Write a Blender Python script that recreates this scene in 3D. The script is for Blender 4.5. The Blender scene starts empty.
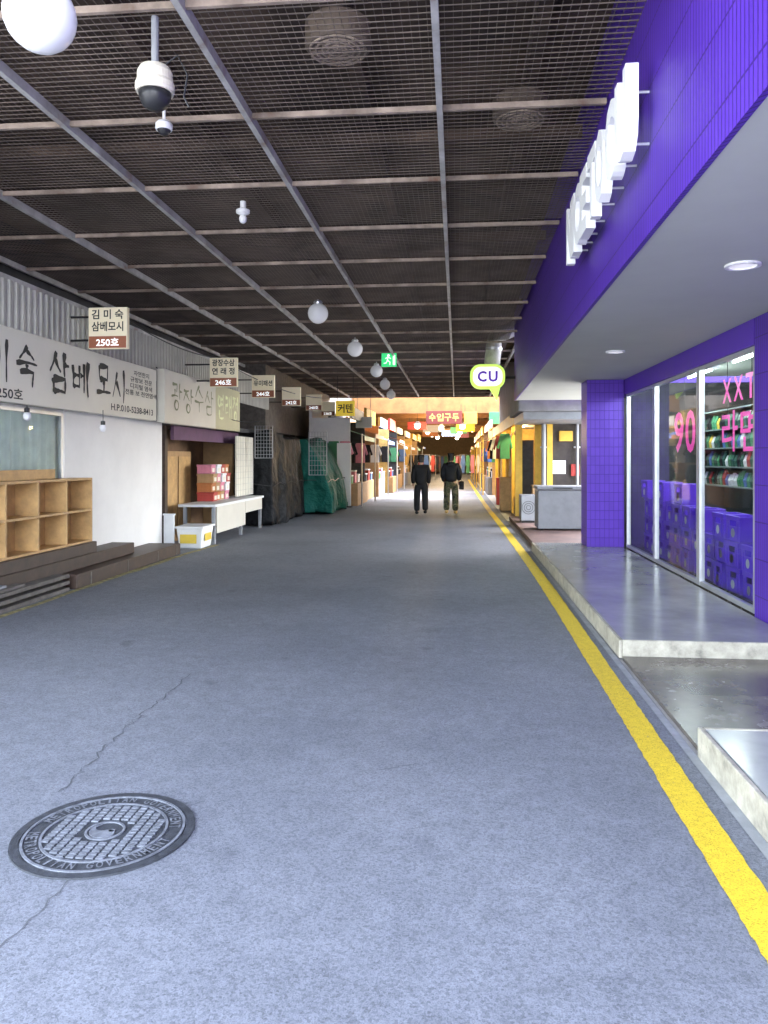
import bpy, bmesh, math, random
from mathutils import Vector, Matrix
random.seed(7)
S=bpy.context.scene; C=S.collection
F=770.;H=1.6;HY=459.;PSI=math.atan(73/770.)
cs,sn=math.cos(PSI),math.sin(PSI)
X_=Vector((1,0,0));Y_=Vector((0,1,0));Z_=Vector((0,0,1))
def at(px,py,d):
    r=(px-384)/F*d
    return Vector((r*cs-d*sn, r*sn+d*cs, H-(py-HY)*d/F))
# ------------------------------------------------------------ materials
def newmat(name):
    m=bpy.data.materials.new(name); m.use_nodes=True
    nt=m.node_tree; b=nt.nodes['Principled BSDF']; return m,nt,b
def N(nt,t,**k):
    n=nt.nodes.new(t)
    for a,v in k.items():
        if a in n.inputs.keys(): n.inputs[a].default_value=v
        else: setattr(n,a,v)
    return n
def ramp(nt,fac,stops):
    r=nt.nodes.new('ShaderNodeValToRGB'); e=r.color_ramp.elements
    while len(e)<len(stops): e.new(.5)
    for i,(p,c) in enumerate(stops):
        e[i].position=p; e[i].color=(*c,1)
    nt.links.new(fac,r.inputs[0]); return r.outputs[0]
def mul(c,k): return tuple(max(0,min(1,x*k)) for x in c)
def mat(name,col,rough=.6,metal=0.,var=.18,scale=5,bump=0.,bscale=60,emit=0,ecol=None,dirt=None,spec=.4,bdist=.01):
    m,nt,b=newmat(name); L=nt.links
    tc=N(nt,'ShaderNodeTexCoord')
    n=N(nt,'ShaderNodeTexNoise',Scale=scale,Detail=6.,Roughness=.65); L.new(tc.outputs['Object'],n.inputs['Vector'])
    st=[(.3,mul(col,1-var)),(.7,mul(col,1+var))]
    if dirt: st=[(.25,dirt),(.42,mul(col,1-var)),(.75,mul(col,1+var))]
    L.new(ramp(nt,n.outputs['Fac'],st),b.inputs['Base Color'])
    rr=N(nt,'ShaderNodeMapRange'); rr.inputs[3].default_value=max(0.02,rough-.1); rr.inputs[4].default_value=min(1,rough+.1)
    L.new(n.outputs['Fac'],rr.inputs[0]); L.new(rr.outputs[0],b.inputs['Roughness'])
    b.inputs['Metallic'].default_value=metal; b.inputs['Specular IOR Level'].default_value=spec
    if bump:
        n2=N(nt,'ShaderNodeTexNoise',Scale=bscale,Detail=4.); L.new(tc.outputs['Object'],n2.inputs['Vector'])
        bp=N(nt,'ShaderNodeBump',Strength=bump,Distance=bdist); L.new(n2.outputs['Fac'],bp.inputs['Height']); L.new(bp.outputs[0],b.inputs['Normal'])
    if emit:
        b.inputs['Emission Color'].default_value=(*(ecol or col),1); b.inputs['Emission Strength'].default_value=emit
    return m
def asphalt():
    m,nt,b=newmat('asphalt'); L=nt.links
    tc=N(nt,'ShaderNodeTexCoord'); o=tc.outputs['Object']
    n1=N(nt,'ShaderNodeTexNoise',Scale=.5,Detail=7.,Roughness=.62); L.new(o,n1.inputs['Vector'])
    n2=N(nt,'ShaderNodeTexNoise',Scale=190.,Detail=5.,Roughness=.75); L.new(o,n2.inputs['Vector'])
    v=N(nt,'ShaderNodeTexVoronoi',Scale=110.); L.new(o,v.inputs['Vector'])
    n3=N(nt,'ShaderNodeTexNoise',Scale=9.,Detail=8.,Roughness=.7); L.new(o,n3.inputs['Vector'])
    n4=N(nt,'ShaderNodeTexNoise',Scale=2.7,Detail=4.,Roughness=.5); L.new(o,n4.inputs['Vector'])
    c1=ramp(nt,n1.outputs['Fac'],[(.28,(.175,.187,.217)),(.5,(.23,.244,.279)),(.72,(.28,.294,.331))])
    c2=ramp(nt,n2.outputs['Fac'],[(.36,(.42,.42,.42)),(.5,(.95,.95,.95)),(.66,(1.0,1.0,1.0))])
    sv=N(nt,'ShaderNodeSeparateColor'); L.new(v.outputs['Color'],sv.inputs[0])
    c3=ramp(nt,sv.outputs[0],[(.0,(.6,.6,.6)),(.5,(.88,.88,.88)),(1.,(1,1,1))])
    c4=ramp(nt,n3.outputs['Fac'],[(.3,(.78,.78,.78)),(.6,(1,1,1))])
    c5=ramp(nt,n4.outputs['Fac'],[(.22,(.65,.65,.67)),(.34,(1,1,1))])
    prev=c1
    for c in (c2,c3,c4,c5):
        mx=N(nt,'ShaderNodeMix',data_type='RGBA',blend_type='MULTIPLY'); mx.inputs[0].default_value=1
        L.new(prev,mx.inputs[6]); L.new(c,mx.inputs[7]); prev=mx.outputs[2]
    L.new(prev,b.inputs['Base Color']); b.inputs['Roughness'].default_value=.7; b.inputs['Specular IOR Level'].default_value=.45
    ad=N(nt,'ShaderNodeMath',operation='ADD'); L.new(n2.outputs['Fac'],ad.inputs[0]); L.new(sv.outputs[0],ad.inputs[1])
    bp=N(nt,'ShaderNodeBump',Strength=.45,Distance=.004); L.new(ad.outputs[0],bp.inputs['Height']); L.new(bp.outputs[0],b.inputs['Normal'])
    return m
def tiles(name,col,grout,w,h,rough=.35,ms=.006):
    m,nt,b=newmat(name); L=nt.links
    tc=N(nt,'ShaderNodeTexCoord'); sp=N(nt,'ShaderNodeSeparateXYZ'); L.new(tc.outputs['Object'],sp.inputs[0])
    ad=N(nt,'ShaderNodeMath',operation='ADD'); L.new(sp.outputs[0],ad.inputs[0]); L.new(sp.outputs[1],ad.inputs[1])
    cb=N(nt,'ShaderNodeCombineXYZ'); L.new(ad.outputs[0],cb.inputs[0]); L.new(sp.outputs[2],cb.inputs[1])
    br=N(nt,'ShaderNodeTexBrick',offset=0.,squash=1.); L.new(cb.outputs[0],br.inputs['Vector'])
    br.inputs['Color1'].default_value=(*col,1); br.inputs['Color2'].default_value=(*mul(col,.88),1); br.inputs['Mortar'].default_value=(*grout,1)
    br.inputs['Scale'].default_value=1.; br.inputs['Mortar Size'].default_value=ms; br.inputs['Brick Width'].default_value=w; br.inputs['Row Height'].default_value=h
    n=N(nt,'ShaderNodeTexNoise',Scale=1.5,Detail=5.); L.new(tc.outputs['Object'],n.inputs['Vector'])
    mx=N(nt,'ShaderNodeMix',data_type='RGBA',blend_type='MULTIPLY'); mx.inputs[0].default_value=1
    L.new(br.outputs['Color'],mx.inputs[6]); L.new(ramp(nt,n.outputs['Fac'],[(.3,(.87,.87,.89)),(.7,(1,1,1))]),mx.inputs[7])
    L.new(mx.outputs[2],b.inputs['Base Color']); b.inputs['Roughness'].default_value=rough; b.inputs['Specular IOR Level'].default_value=.3
    bp=N(nt,'ShaderNodeBump',Strength=.8,Distance=.005,invert=True); L.new(br.outputs['Fac'],bp.inputs['Height']); L.new(bp.outputs[0],b.inputs['Normal'])
    return m
def glassmat(name,tint=(.8,.9,.9),ior=1.3):
    m=bpy.data.materials.new(name); m.use_nodes=True; nt=m.node_tree; nt.nodes.clear(); L=nt.links
    out=N(nt,'ShaderNodeOutputMaterial'); tr=N(nt,'ShaderNodeBsdfTransparent'); tr.inputs[0].default_value=(*tint,1)
    gl=N(nt,'ShaderNodeBsdfGlossy'); gl.inputs['Roughness'].default_value=.03
    n=N(nt,'ShaderNodeTexNoise',Scale=1.2,Detail=2.); tc=N(nt,'ShaderNodeTexCoord'); L.new(tc.outputs['Object'],n.inputs['Vector'])
    bp=N(nt,'ShaderNodeBump',Strength=.04,Distance=.02); L.new(n.outputs['Fac'],bp.inputs['Height']); L.new(bp.outputs[0],gl.inputs['Normal'])
    fr=N(nt,'ShaderNodeFresnel',IOR=ior); mx=N(nt,'ShaderNodeMixShader')
    L.new(fr.outputs[0],mx.inputs[0]); L.new(tr.outputs[0],mx.inputs[1]); L.new(gl.outputs[0],mx.inputs[2]); L.new(mx.outputs[0],out.inputs[0])
    return m
def worn_yellow():
    m,nt,b=newmat('worn_yellow_paint'); L=nt.links
    tc=N(nt,'ShaderNodeTexCoord')
    n=N(nt,'ShaderNodeTexNoise',Scale=18.,Detail=9.,Roughness=.78); L.new(tc.outputs['Object'],n.inputs['Vector'])
    n2=N(nt,'ShaderNodeTexNoise',Scale=150.,Detail=4.,Roughness=.7); L.new(tc.outputs['Object'],n2.inputs['Vector'])
    c=ramp(nt,n.outputs['Fac'],[(.33,(.26,.25,.2)),(.38,(.62,.43,.02)),(.7,(.78,.57,.03))])
    mx=N(nt,'ShaderNodeMix',data_type='RGBA',blend_type='MULTIPLY'); mx.inputs[0].default_value=1
    L.new(c,mx.inputs[6]); L.new(ramp(nt,n2.outputs['Fac'],[(.36,(.45,.45,.45)),(.48,(1,1,1))]),mx.inputs[7])
    L.new(mx.outputs[2],b.inputs['Base Color']); b.inputs['Roughness'].default_value=.7
    bp=N(nt,'ShaderNodeBump',Strength=.4,Distance=.004); L.new(n2.outputs['Fac'],bp.inputs['Height']); L.new(bp.outputs[0],b.inputs['Normal'])
    return m
M={}
M['asphalt']=asphalt(); M['yellow_line']=worn_yellow()
M['bounce_ground']=mat('pale_bounce_paving',(.46,.45,.43),.8,var=.15,scale=4,bump=.3,bscale=120)  # pale tone chosen to bounce light under the canopy from behind the camera
M['concrete']=mat('concrete',(.34,.34,.34),.8,var=.2,scale=6,bump=.3,bscale=120)
M['greyrender']=mat('grey_render',(.22,.22,.23),.8,var=.2,scale=3,bump=.3,bscale=80)
M['gutter']=mat('gutter_concrete',(.26,.27,.28),.85,var=.2,scale=7,bump=.4,bscale=150)
M['polished']=mat('polished_concrete',(.27,.275,.26),.2,var=.2,scale=1.6,bump=.04,bscale=20,spec=.5)
M['edge']=mat('concrete_edge',(.42,.39,.31),.7,var=.25,scale=9,bump=.4,bscale=60,dirt=(.16,.15,.12))
M['darkfloor']=mat('dark_floor',(.105,.09,.075),.25,var=.4,scale=3,spec=.45)
PUR=(.095,.033,.4)
M['purple_tile']=tiles('purple_tile',PUR,mul(PUR,.42),.045,.34,.45,.006)
M['purple_mosaic']=tiles('purple_mosaic',mul(PUR,1.1),mul(PUR,.6),.075,.15,.4,.004)
M['purple']=mat('purple_paint',PUR,.45,var=.1)
M['soffit']=mat('soffit_paint',(.48,.5,.45),.75,var=.05,scale=1.5)
M['steel']=mat('brushed_steel',(.62,.63,.65),.35,.7,var=.1)
M['galv']=mat('galvanised_beam',(.52,.51,.49),.55,.1,var=.25,scale=3,dirt=(.25,.15,.1))
M['rusty']=mat('rusty_bar',(.38,.3,.24),.7,.05,var=.4,scale=3,dirt=(.14,.06,.035))
M['drum']=mat('dull_brown_drum',(.12,.09,.07),.7,var=.3)
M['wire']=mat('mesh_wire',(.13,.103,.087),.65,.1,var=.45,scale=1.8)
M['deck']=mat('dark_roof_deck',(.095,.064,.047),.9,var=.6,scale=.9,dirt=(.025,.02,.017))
M['black']=mat('black_plastic',(.02,.02,.022),.4)
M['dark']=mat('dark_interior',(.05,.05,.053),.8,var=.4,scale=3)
M['white']=mat('white_paint',(.8,.8,.8),.5,var=.04,scale=2)
M['whitewall']=mat('white_plaster_wall',(.82,.81,.79),.75,var=.05,scale=1.5,bump=.1)
M['cream']=mat('cream_plastic',(.62,.57,.47),.45,var=.06)
M['signwhite']=mat('sign_board_white',(.71,.68,.58),.5,var=.05,scale=1.2)
M['signgrey']=mat('sign_board_grey',(.58,.55,.48),.5,var=.07,scale=1.5)
M['signolive']=mat('sign_board_olive',(.44,.42,.27),.5,var=.07,scale=1.5)
M['ink']=mat('ink_black',(.02,.022,.022),.6)
M['olive']=mat('olive_letters',(.2,.22,.13),.6)
M['mustard']=mat('pale_green_letters',(.66,.7,.42),.6)
M['corr']=mat('corrugated_steel',(.42,.41,.37),.55,.1,var=.15,scale=2)
M['wood']=mat('honey_wood',(.5,.31,.13),.55,var=.25,scale=6)
M['darkwood']=mat('dark_stained_wood',(.055,.034,.025),.5,var=.4,scale=6)
M['greywood']=mat('weathered_boards',(.14,.125,.11),.7,var=.4,scale=8)
M['tan']=mat('tan_board',(.4,.25,.12),.6,var=.2)
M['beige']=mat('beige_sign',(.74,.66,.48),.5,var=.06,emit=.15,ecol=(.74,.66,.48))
M['brown']=mat('brown_sign_band',(.3,.1,.05),.5,var=.08)
M['banner']=mat('banner_red_brown',(.16,.03,.022),.6,var=.1)
M['red']=mat('red_paint',(.42,.05,.04),.5)
M['orange']=mat('orange_paint',(.45,.16,.05),.6)
M['pink']=mat('pink_print',(.6,.22,.3),.6)
M['blue']=mat('blue_print',(.08,.16,.4),.55)
M['green']=mat('green_print',(.06,.24,.11),.55)
M['darkgreen']=mat('dark_green_print',(.03,.1,.07),.55)
M['foam']=mat('white_foam',(.72,.73,.73),.6,var=.05)
M['tarpb']=mat('black_tarpaulin',(.009,.01,.012),.5,var=.4,scale=2,bump=.9,bscale=4.5,spec=.15,bdist=.1)
M['tarpg']=mat('green_tarpaulin',(.009,.095,.074),.6,var=.3,scale=2,bump=.9,bscale=4.5,spec=.18,bdist=.1)
M['globe']=mat('opal_globe',(.72,.72,.74),.25,var=.02,emit=.12,ecol=(.9,.95,1))
M['bulb']=mat('lit_bulb',(.9,.85,.7),.3,emit=12,ecol=(1,.85,.6))
M['tube']=mat('lit_tube',(.9,.85,.7),.3,emit=9,ecol=(1,.8,.45))
M['tubew']=mat('lit_cool_tube',(.9,.9,.9),.3,emit=7,ecol=(.92,1,.97))
M['yellow']=mat('yellow_painted_steel',(.68,.42,.06),.55,var=.2,scale=3)
M['yellowbright']=mat('bright_yellow',(.7,.5,.06),.55,var=.1)
M['signyellow']=mat('emissive_yellow_sign',(.75,.55,.06),.55,var=.05,emit=.35,ecol=(.9,.65,.06))  # plain yellow sign colour with a weak emission added
M['yellowwall']=mat('ochre_wall',(.58,.38,.12),.7,var=.3,scale=3)
M['beigegate']=mat('orange_brown_beam',(.3,.14,.045),.7,var=.35,scale=1.5)
M['castiron']=mat('cast_iron',(.045,.049,.057),.55,.1,var=.4,scale=30,bump=.3,bscale=200)
M['castworn']=mat('worn_cast_iron',(.165,.176,.2),.45,.1,var=.4,scale=25,bump=.2,bscale=200)
M['glass']=glassmat('shop_glass',(.78,.87,.88),1.34)
M['glassgreen']=glassmat('old_glass',(.9,.96,.93),1.12)
M['curtain']=mat('curtain',(.74,.8,.74),.8,var=.15,scale=3)
M['exit']=mat('exit_green',(.02,.5,.15),.4,emit=.8,ecol=(.05,.8,.25))
M['exitw']=mat('exit_white',(.85,.9,.85),.4,emit=.9,ecol=(.9,1,.9))
M['lime']=mat('lime_sign',(.5,.75,.1),.4,emit=.9,ecol=(.6,.9,.15))
M['lightw']=mat('lit_white_sign',(.85,.85,.85),.4,emit=.9,ecol=(1,1,1))
M['lens']=mat('downlight_lens',(.85,.85,.85),.4,emit=.5,ecol=(1,1,1))
M['cup']=mat('violet_letters',(.12,.03,.5),.4,emit=.25,ecol=(.16,.03,.6))
M['neon']=mat('magenta_lettering',(.8,.1,.4),.4,emit=.7,ecol=(.9,.08,.45))
M['metalbox']=mat('grey_steel_box',(.22,.23,.25),.5,.2,var=.12)
M['boxlid']=mat('grey_steel_lid',(.3,.31,.33),.5,.2,var=.12)
M['skin']=mat('skin',(.5,.32,.24),.5,var=.05)
M['hair']=mat('hair',(.012,.011,.011),.5)
M['blackcloth']=mat('black_cloth',(.012,.012,.014),.85,var=.3,scale=20)
M['navycloth']=mat('dark_jacket',(.013,.015,.021),.8,var=.3,scale=20)
M['shoe_tan']=mat('tan_shoe',(.5,.36,.14),.6)
M['yellowlit']=mat('gold_lettering',(.6,.42,.1),.5)
m,nt,b=newmat('camouflage_cloth'); tc=N(nt,'ShaderNodeTexCoord'); n=N(nt,'ShaderNodeTexNoise',Scale=9.,Detail=2.); nt.links.new(tc.outputs['Object'],n.inputs['Vector'])
r=ramp(nt,n.outputs['Fac'],[(0,(.02,.022,.015)),(.44,(.09,.085,.045)),(.52,(.045,.06,.03)),(.6,(.16,.14,.09))]); r.node.color_ramp.interpolation='CONSTANT'; nt.links.new(r,b.inputs['Base Color']); b.inputs['Roughness'].default_value=.85
M['camo']=m
# ------------------------------------------------------------ mesh builder
WL={}
_tg={}
def text_geo(body,extrude,offset):
    k=(body,extrude,offset)
    if k in _tg: return _tg[k]
    cu=bpy.data.curves.new('t','FONT'); cu.body=body; cu.extrude=extrude; cu.offset=offset; cu.resolution_u=3
    o=bpy.data.objects.new('t',cu); C.objects.link(o)
    dg=bpy.context.evaluated_depsgraph_get(); dg.update()
    me=bpy.data.meshes.new_from_object(o.evaluated_get(dg))
    vs=[v.co.copy() for v in me.vertices]; fs=[tuple(p.vertices) for p in me.polygons]
    bpy.data.objects.remove(o); bpy.data.curves.remove(cu); bpy.data.meshes.remove(me)
    _tg[k]=(vs,fs); return vs,fs
class MB:
    def __init__(self): self.v=[];self.f=[]
    def add(self,vs,fs):
        n=len(self.v); self.v+= [Vector(p) for p in vs]; self.f+=[tuple(i+n for i in f) for f in fs]; return self
    def box(self,x0,x1,y0,y1,z0,z1):
        return self.add([(x0,y0,z0),(x1,y0,z0),(x1,y1,z0),(x0,y1,z0),(x0,y0,z1),(x1,y0,z1),(x1,y1,z1),(x0,y1,z1)],
            [(0,3,2,1),(4,5,6,7),(0,1,5,4),(1,2,6,5),(2,3,7,6),(3,0,4,7)])
    def obox(self,c,ax,ay,az,sx,sy,sz):
        c=Vector(c);vs=[]
        for k in (-1,1):
            for (i,j) in ((-1,-1),(1,-1),(1,1),(-1,1)): vs.append(c+ax*(i*sx/2)+ay*(j*sy/2)+az*(k*sz/2))
        return self.add(vs,[(0,3,2,1),(4,5,6,7),(0,1,5,4),(1,2,6,5),(2,3,7,6),(3,0,4,7)])
    def tube(self,pts,r,n=8):
        pts=[Vector(p) for p in pts]; rr=r if isinstance(r,(list,tuple)) else [r]*len(pts)
        vs=[];fs=[]; up=None
        for i,p in enumerate(pts):
            t=(pts[min(i+1,len(pts)-1)]-pts[max(i-1,0)]).normalized()
            if up is None: up=Z_ if abs(t.z)<.9 else X_
            a=t.cross(up).normalized(); bb=a.cross(t).normalized(); up=bb
            for k in range(n):
                th=2*math.pi*k/n; vs.append(p+a*(rr[i]*math.cos(th))+bb*(rr[i]*math.sin(th)))
        for i in range(len(pts)-1):
            for k in range(n): fs.append((i*n+k,i*n+(k+1)%n,(i+1)*n+(k+1)%n,(i+1)*n+k))
        fs.append(tuple(range(n))[::-1]); fs.append(tuple((len(pts)-1)*n+k for k in range(n)))
        return self.add(vs,fs)
    def lathe(self,c,prof,n=24,ax=X_,ay=Y_,az=Z_):
        c=Vector(c);vs=[];fs=[]
        for (r,z) in prof:
            for k in range(n):
                th=2*math.pi*k/n; vs.append(c+ax*(max(r,1e-4)*math.cos(th))+ay*(max(r,1e-4)*math.sin(th))+az*z)
        for i in range(len(prof)-1):
            for k in range(n): fs.append((i*n+k,i*n+(k+1)%n,(i+1)*n+(k+1)%n,(i+1)*n+k))
        fs.append(tuple(range(n))[::-1]); fs.append(tuple((len(prof)-1)*n+k for k in range(n)))
        return self.add(vs,fs)
    def ring(self,c,r0,r1,z0,z1,n=64):
        c=Vector(c);vs=[];fs=[]
        for k in range(n):
            th=2*math.pi*k/n; e=Vector((math.cos(th),math.sin(th),0))
            vs+=[c+e*r0+Z_*z0,c+e*r0+Z_*z1,c+e*r1+Z_*z1,c+e*r1+Z_*z0]
        for k in range(n):
            a=4*k;bq=4*((k+1)%n)
            for i in range(4): fs.append((a+i,a+(i+1)%4,bq+(i+1)%4,bq+i))
        return self.add(vs,fs)
    def sphere(self,c,r,n=20,sz=1.):
        return self.lathe(c,[(r*math.sin(math.pi*i/12),-r*sz*math.cos(math.pi*i/12)) for i in range(13)],n)
    def prism(self,pts,o,ax,ay,t):
        o=Vector(o); nn=ax.cross(ay); k=len(pts)
        vs=[o+ax*p[0]+ay*p[1] for p in pts]+[o+ax*p[0]+ay*p[1]+nn*t for p in pts]
        fs=[tuple(range(k))[::-1],tuple(range(k,2*k))]+[(i,(i+1)%k,k+(i+1)%k,k+i) for i in range(k)]
        return self.add(vs,fs)
    def quad(self,a,b,c,d): return self.add([a,b,c,d],[(0,1,2,3)])
    def text(self,body,c,ax,ay,w=None,h=None,ext=.0,off=.0):
        vs,fs=text_geo(body,ext,off)
        if not vs: return self
        x0=min(v.x for v in vs);x1=max(v.x for v in vs);y0=min(v.y for v in vs);y1=max(v.y for v in vs)
        kx=(w/(x1-x0)) if w else None; ky=(h/(y1-y0)) if h else None
        kx=kx or ky; ky=ky or kx; nn=ax.cross(ay); c=Vector(c)
        return self.add([c+ax*((v.x-(x0+x1)/2)*kx)+ay*((v.y-(y0+y1)/2)*ky)+nn*v.z for v in vs],fs)
    def brush(self,strokes,o,ax,ay,w,h,bw=.1,seed=0):
        rnd=random.Random(seed); o=Vector(o); nn=ax.cross(ay); lift=0
        for st in strokes:
            if len(st)==1:
                cx,cy,r_=st[0]; P=[(cx+r_*math.cos(1.8+6.4*k/20),cy+r_*1.0*math.sin(1.8+6.4*k/20)) for k in range(21)]
            else:
                P=[]
                for i in range(len(st)-1):
                    dx,dy=st[i+1][0]-st[i][0],st[i+1][1]-st[i][1]; bend=rnd.uniform(-.07,.07)
                    for k in range(7):
                        t=k/7; q=bend*math.sin(math.pi*t); P.append((st[i][0]+dx*t-dy*q,st[i][1]+dy*t+dx*q))
                P.append(st[-1])
            n=len(P); vs=[];fs=[]; s0=rnd.uniform(.75,1.25)
            for i,p in enumerate(P):
                a=P[max(i-1,0)];c=P[min(i+1,n-1)]; d=Vector((c[0]-a[0],c[1]-a[1])); d=d.normalized() if d.length>0 else Vector((1,0))
                t=i/(n-1); wd=bw*s0*(.42+.18*math.cos(t*6.28*.8)+rnd.uniform(-.06,.06))
                if t>.75: wd*=1-.65*(t-.75)/.25
                if i==0: wd*=.72
                for sg in (-1,1): vs.append(o+ax*((p[0]-d.y*wd*sg)*w)+ay*((p[1]+d.x*wd*sg)*h)+nn*lift)
                if i: fs.append((2*i-2,2*i-1,2*i+1,2*i))
            self.add(vs,fs); lift+=.0006
        return self
    def build(self,name,m,parent=None,label=None,cat=None,group=None,kind=None,smooth=False,bevel=0,recalc=True,loc=None):
        if parent is not None: org=WL[parent.name]
        elif loc is not None: org=Vector(loc)
        elif kind=='structure': org=Vector((0,0,0))
        else:
            xs=[v.x for v in self.v];ys=[v.y for v in self.v];zs=[v.z for v in self.v]
            org=Vector(((min(xs)+max(xs))/2,(min(ys)+max(ys))/2,min(zs)))
        me=bpy.data.meshes.new(name); me.from_pydata([tuple(v-org) for v in self.v],[],self.f)
        if recalc:
            bm=bmesh.new(); bm.from_mesh(me); bmesh.ops.recalc_face_normals(bm,faces=bm.faces); bm.to_mesh(me); bm.free()
        if smooth:
            for p in me.polygons: p.use_smooth=True
        me.materials.append(M[m] if isinstance(m,str) else m)
        o=bpy.data.objects.new(name,me); C.objects.link(o)
        if parent is not None: o.parent=parent
        else: o.location=org
        WL[o.name]=org
        if bevel:
            bv=o.modifiers.new('bevel','BEVEL'); bv.width=bevel; bv.segments=2; bv.limit_method='ANGLE'
        tag(o,label,cat,group,kind); return o
def tag(o,label=None,cat=None,group=None,kind=None):
    if label: o['label']=label
    if cat: o['category']=cat
    if group: o['group']=group
    if kind: o['kind']=kind
    return o
def thing(name,label,cat,loc=(0,0,0),group=None):
    o=bpy.data.objects.new(name,None); C.objects.link(o); o.location=loc; o.empty_display_size=.1
    WL[o.name]=Vector(loc); return tag(o,label,cat,group)
def copy_tree(o,parent=None):
    c=o.copy(); C.objects.link(c); c.parent=parent
    for ch in list(o.children): copy_tree(ch,c)
    return c
HG={
'김':[[(.1,.92),(.5,.93),(.36,.5)],[(.8,.98),(.79,.45)],[(.22,.38),(.24,.04)],[(.22,.37),(.8,.38),(.78,.03)],[(.24,.06),(.78,.06)]],
'미':[[(.06,.76),(.09,.28)],[(.06,.75),(.48,.78),(.46,.28)],[(.09,.3),(.47,.32)],[(.78,.99),(.77,.02)]],
'숙':[[(.52,1),(.18,.66)],[(.48,.88),(.82,.68)],[(.05,.54),(.95,.57)],[(.5,.55),(.5,.38)],[(.2,.34),(.78,.36),(.73,.0)]],
'삼':[[(.36,.98),(.05,.5)],[(.32,.8),(.58,.52)],[(.76,1),(.76,.42)],[(.76,.72),(.98,.7)],[(.2,.36),(.22,.02)],[(.2,.35),(.78,.37),(.76,.02)],[(.22,.05),(.76,.05)]],
'베':[[(.06,.84),(.09,.22)],[(.42,.86),(.42,.22)],[(.09,.55),(.42,.56)],[(.09,.25),(.42,.26)],[(.46,.58),(.64,.58)],[(.66,.93),(.66,.1)],[(.9,1),(.89,.0)]],
'모':[[(.22,.9),(.25,.5)],[(.22,.88),(.78,.9),(.75,.5)],[(.25,.52),(.75,.53)],[(.5,.5),(.5,.2)],[(.02,.17),(.98,.2)]],
'시':[[(.36,.9),(.04,.16)],[(.3,.62),(.6,.2)],[(.84,1),(.83,.02)]],
'광':[[(.12,.93),(.55,.94),(.5,.66)],[(.34,.76),(.33,.52)],[(.03,.48),(.62,.51)],[(.78,1),(.78,.4)],[(.78,.7),(.99,.69)],[(.48,.18,.17)]],
'장':[[(.06,.9),(.56,.92)],[(.34,.9),(.04,.48)],[(.31,.76),(.6,.5)],[(.78,1),(.78,.4)],[(.78,.7),(.99,.69)],[(.48,.18,.17)]],
'수':[[(.52,.99),(.12,.55)],[(.47,.84),(.88,.56)],[(.02,.4),(.98,.42)],[(.5,.4),(.5,.0)]],
'연':[[(.26,.7,.19)],[(.8,1),(.8,.33)],[(.5,.8),(.8,.8)],[(.5,.6),(.8,.6)],[(.24,.36),(.26,.05),(.88,.07)]],
'래':[[(.04,.88),(.42,.88),(.41,.6)],[(.41,.6),(.06,.58),(.06,.26),(.46,.3)],[(.63,.94),(.63,.08)],[(.63,.52),(.86,.53)],[(.88,1),(.87,.0)]],
'정':[[(.06,.9),(.56,.92)],[(.34,.9),(.04,.48)],[(.31,.76),(.6,.5)],[(.82,1),(.82,.4)],[(.58,.7),(.82,.69)],[(.5,.18,.17)]],
}
def brushword(word,x,ya,yb,z0,h,mm,t,bw=.1):
    n=len(word); p=(yb-ya)/n
    for i,ch in enumerate(word):
        MB().brush(HG[ch],(x,ya+i*p+p*.04,z0+random.uniform(-.025,.025)),Y_,Z_,p*.9,h*random.uniform(.9,1.04),bw,seed=ord(ch)+i).build('brush_letter',mm,t,recalc=False)
# ------------------------------------------------------------ ground
MB().quad((-300,-300,-.012),(300,-300,-.012),(300,300,-.012),(-300,300,-.012)).build('ground','bounce_ground',kind='structure')  # unseen pale ground behind the camera acts as an added reflector
rd=MB()
rd.quad((-5.6,-2,0),(1.29,-2,0),(1.29,95,0),(-5.6,95,0))
road=rd.build('road','asphalt',kind='structure')
def ribbon(pts,w,z,jit=0,sub=1):
    m=MB(); P=[]
    for i in range(len(pts)-1):
        p0=pts[max(i-1,0)];p1=pts[i];p2=pts[i+1];p3=pts[min(i+2,len(pts)-1)]
        for k in range(sub):
            t=k/sub; L=p2[1]-p1[1]
            def tg(a,c): return (c[0]-a[0])/(c[1]-a[1]) if abs(c[1]-a[1])>1e-6 else 0
            if sub>10:
                m1=tg(p0,p2)*L; m2=tg(p1,p3)*L
                x=(2*t**3-3*t*t+1)*p1[0]+(t**3-2*t*t+t)*m1+(-2*t**3+3*t*t)*p2[0]+(t**3-t*t)*m2
            else: x=p1[0]*(1-t)+p2[0]*t
            P.append((x,p1[1]*(1-t)+p2[1]*t))
    P.append(pts[-1]); vs=[];fs=[]
    for i,p in enumerate(P):
        a=P[max(i-1,0)];c=P[min(i+1,len(P)-1)]; d=Vector((c[0]-a[0],c[1]-a[1])).normalized(); n=Vector((d.y,-d.x))
        w1=w/2+random.uniform(-jit,jit); w2=w/2+random.uniform(-jit,jit)
        vs+=[(p[0]-n.x*w1,p[1]-n.y*w1,z),(p[0]+n.x*w2,p[1]+n.y*w2,z)]
        if i: fs.append((2*i-2,2*i-1,2*i+1,2*i))
    return m.add(vs,fs)
ribbon([(1.0,-2),(1.045,1),(1.06,2.87),(1.09,5.46),(1.12,10.3),(1.07,18),(.99,25.3),(.93,40),(.9,60)],.155,.004,.004,60).build('yellow_line','yellow_line',road)
ribbon([(-4.55,4),(-4.6,8),(-4.56,12),(-4.45,14)],.1,.004,.02,12).build('faded_line',mat('faded_yellow',(.4,.35,.16),.8,var=.5,scale=12,dirt=(.2,.2,.2)),road)
ribbon([(1.255,-2),(1.262,6),(1.262,16)],.05,.004,.004,10).build('gutter_strip','gutter',road)
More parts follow.
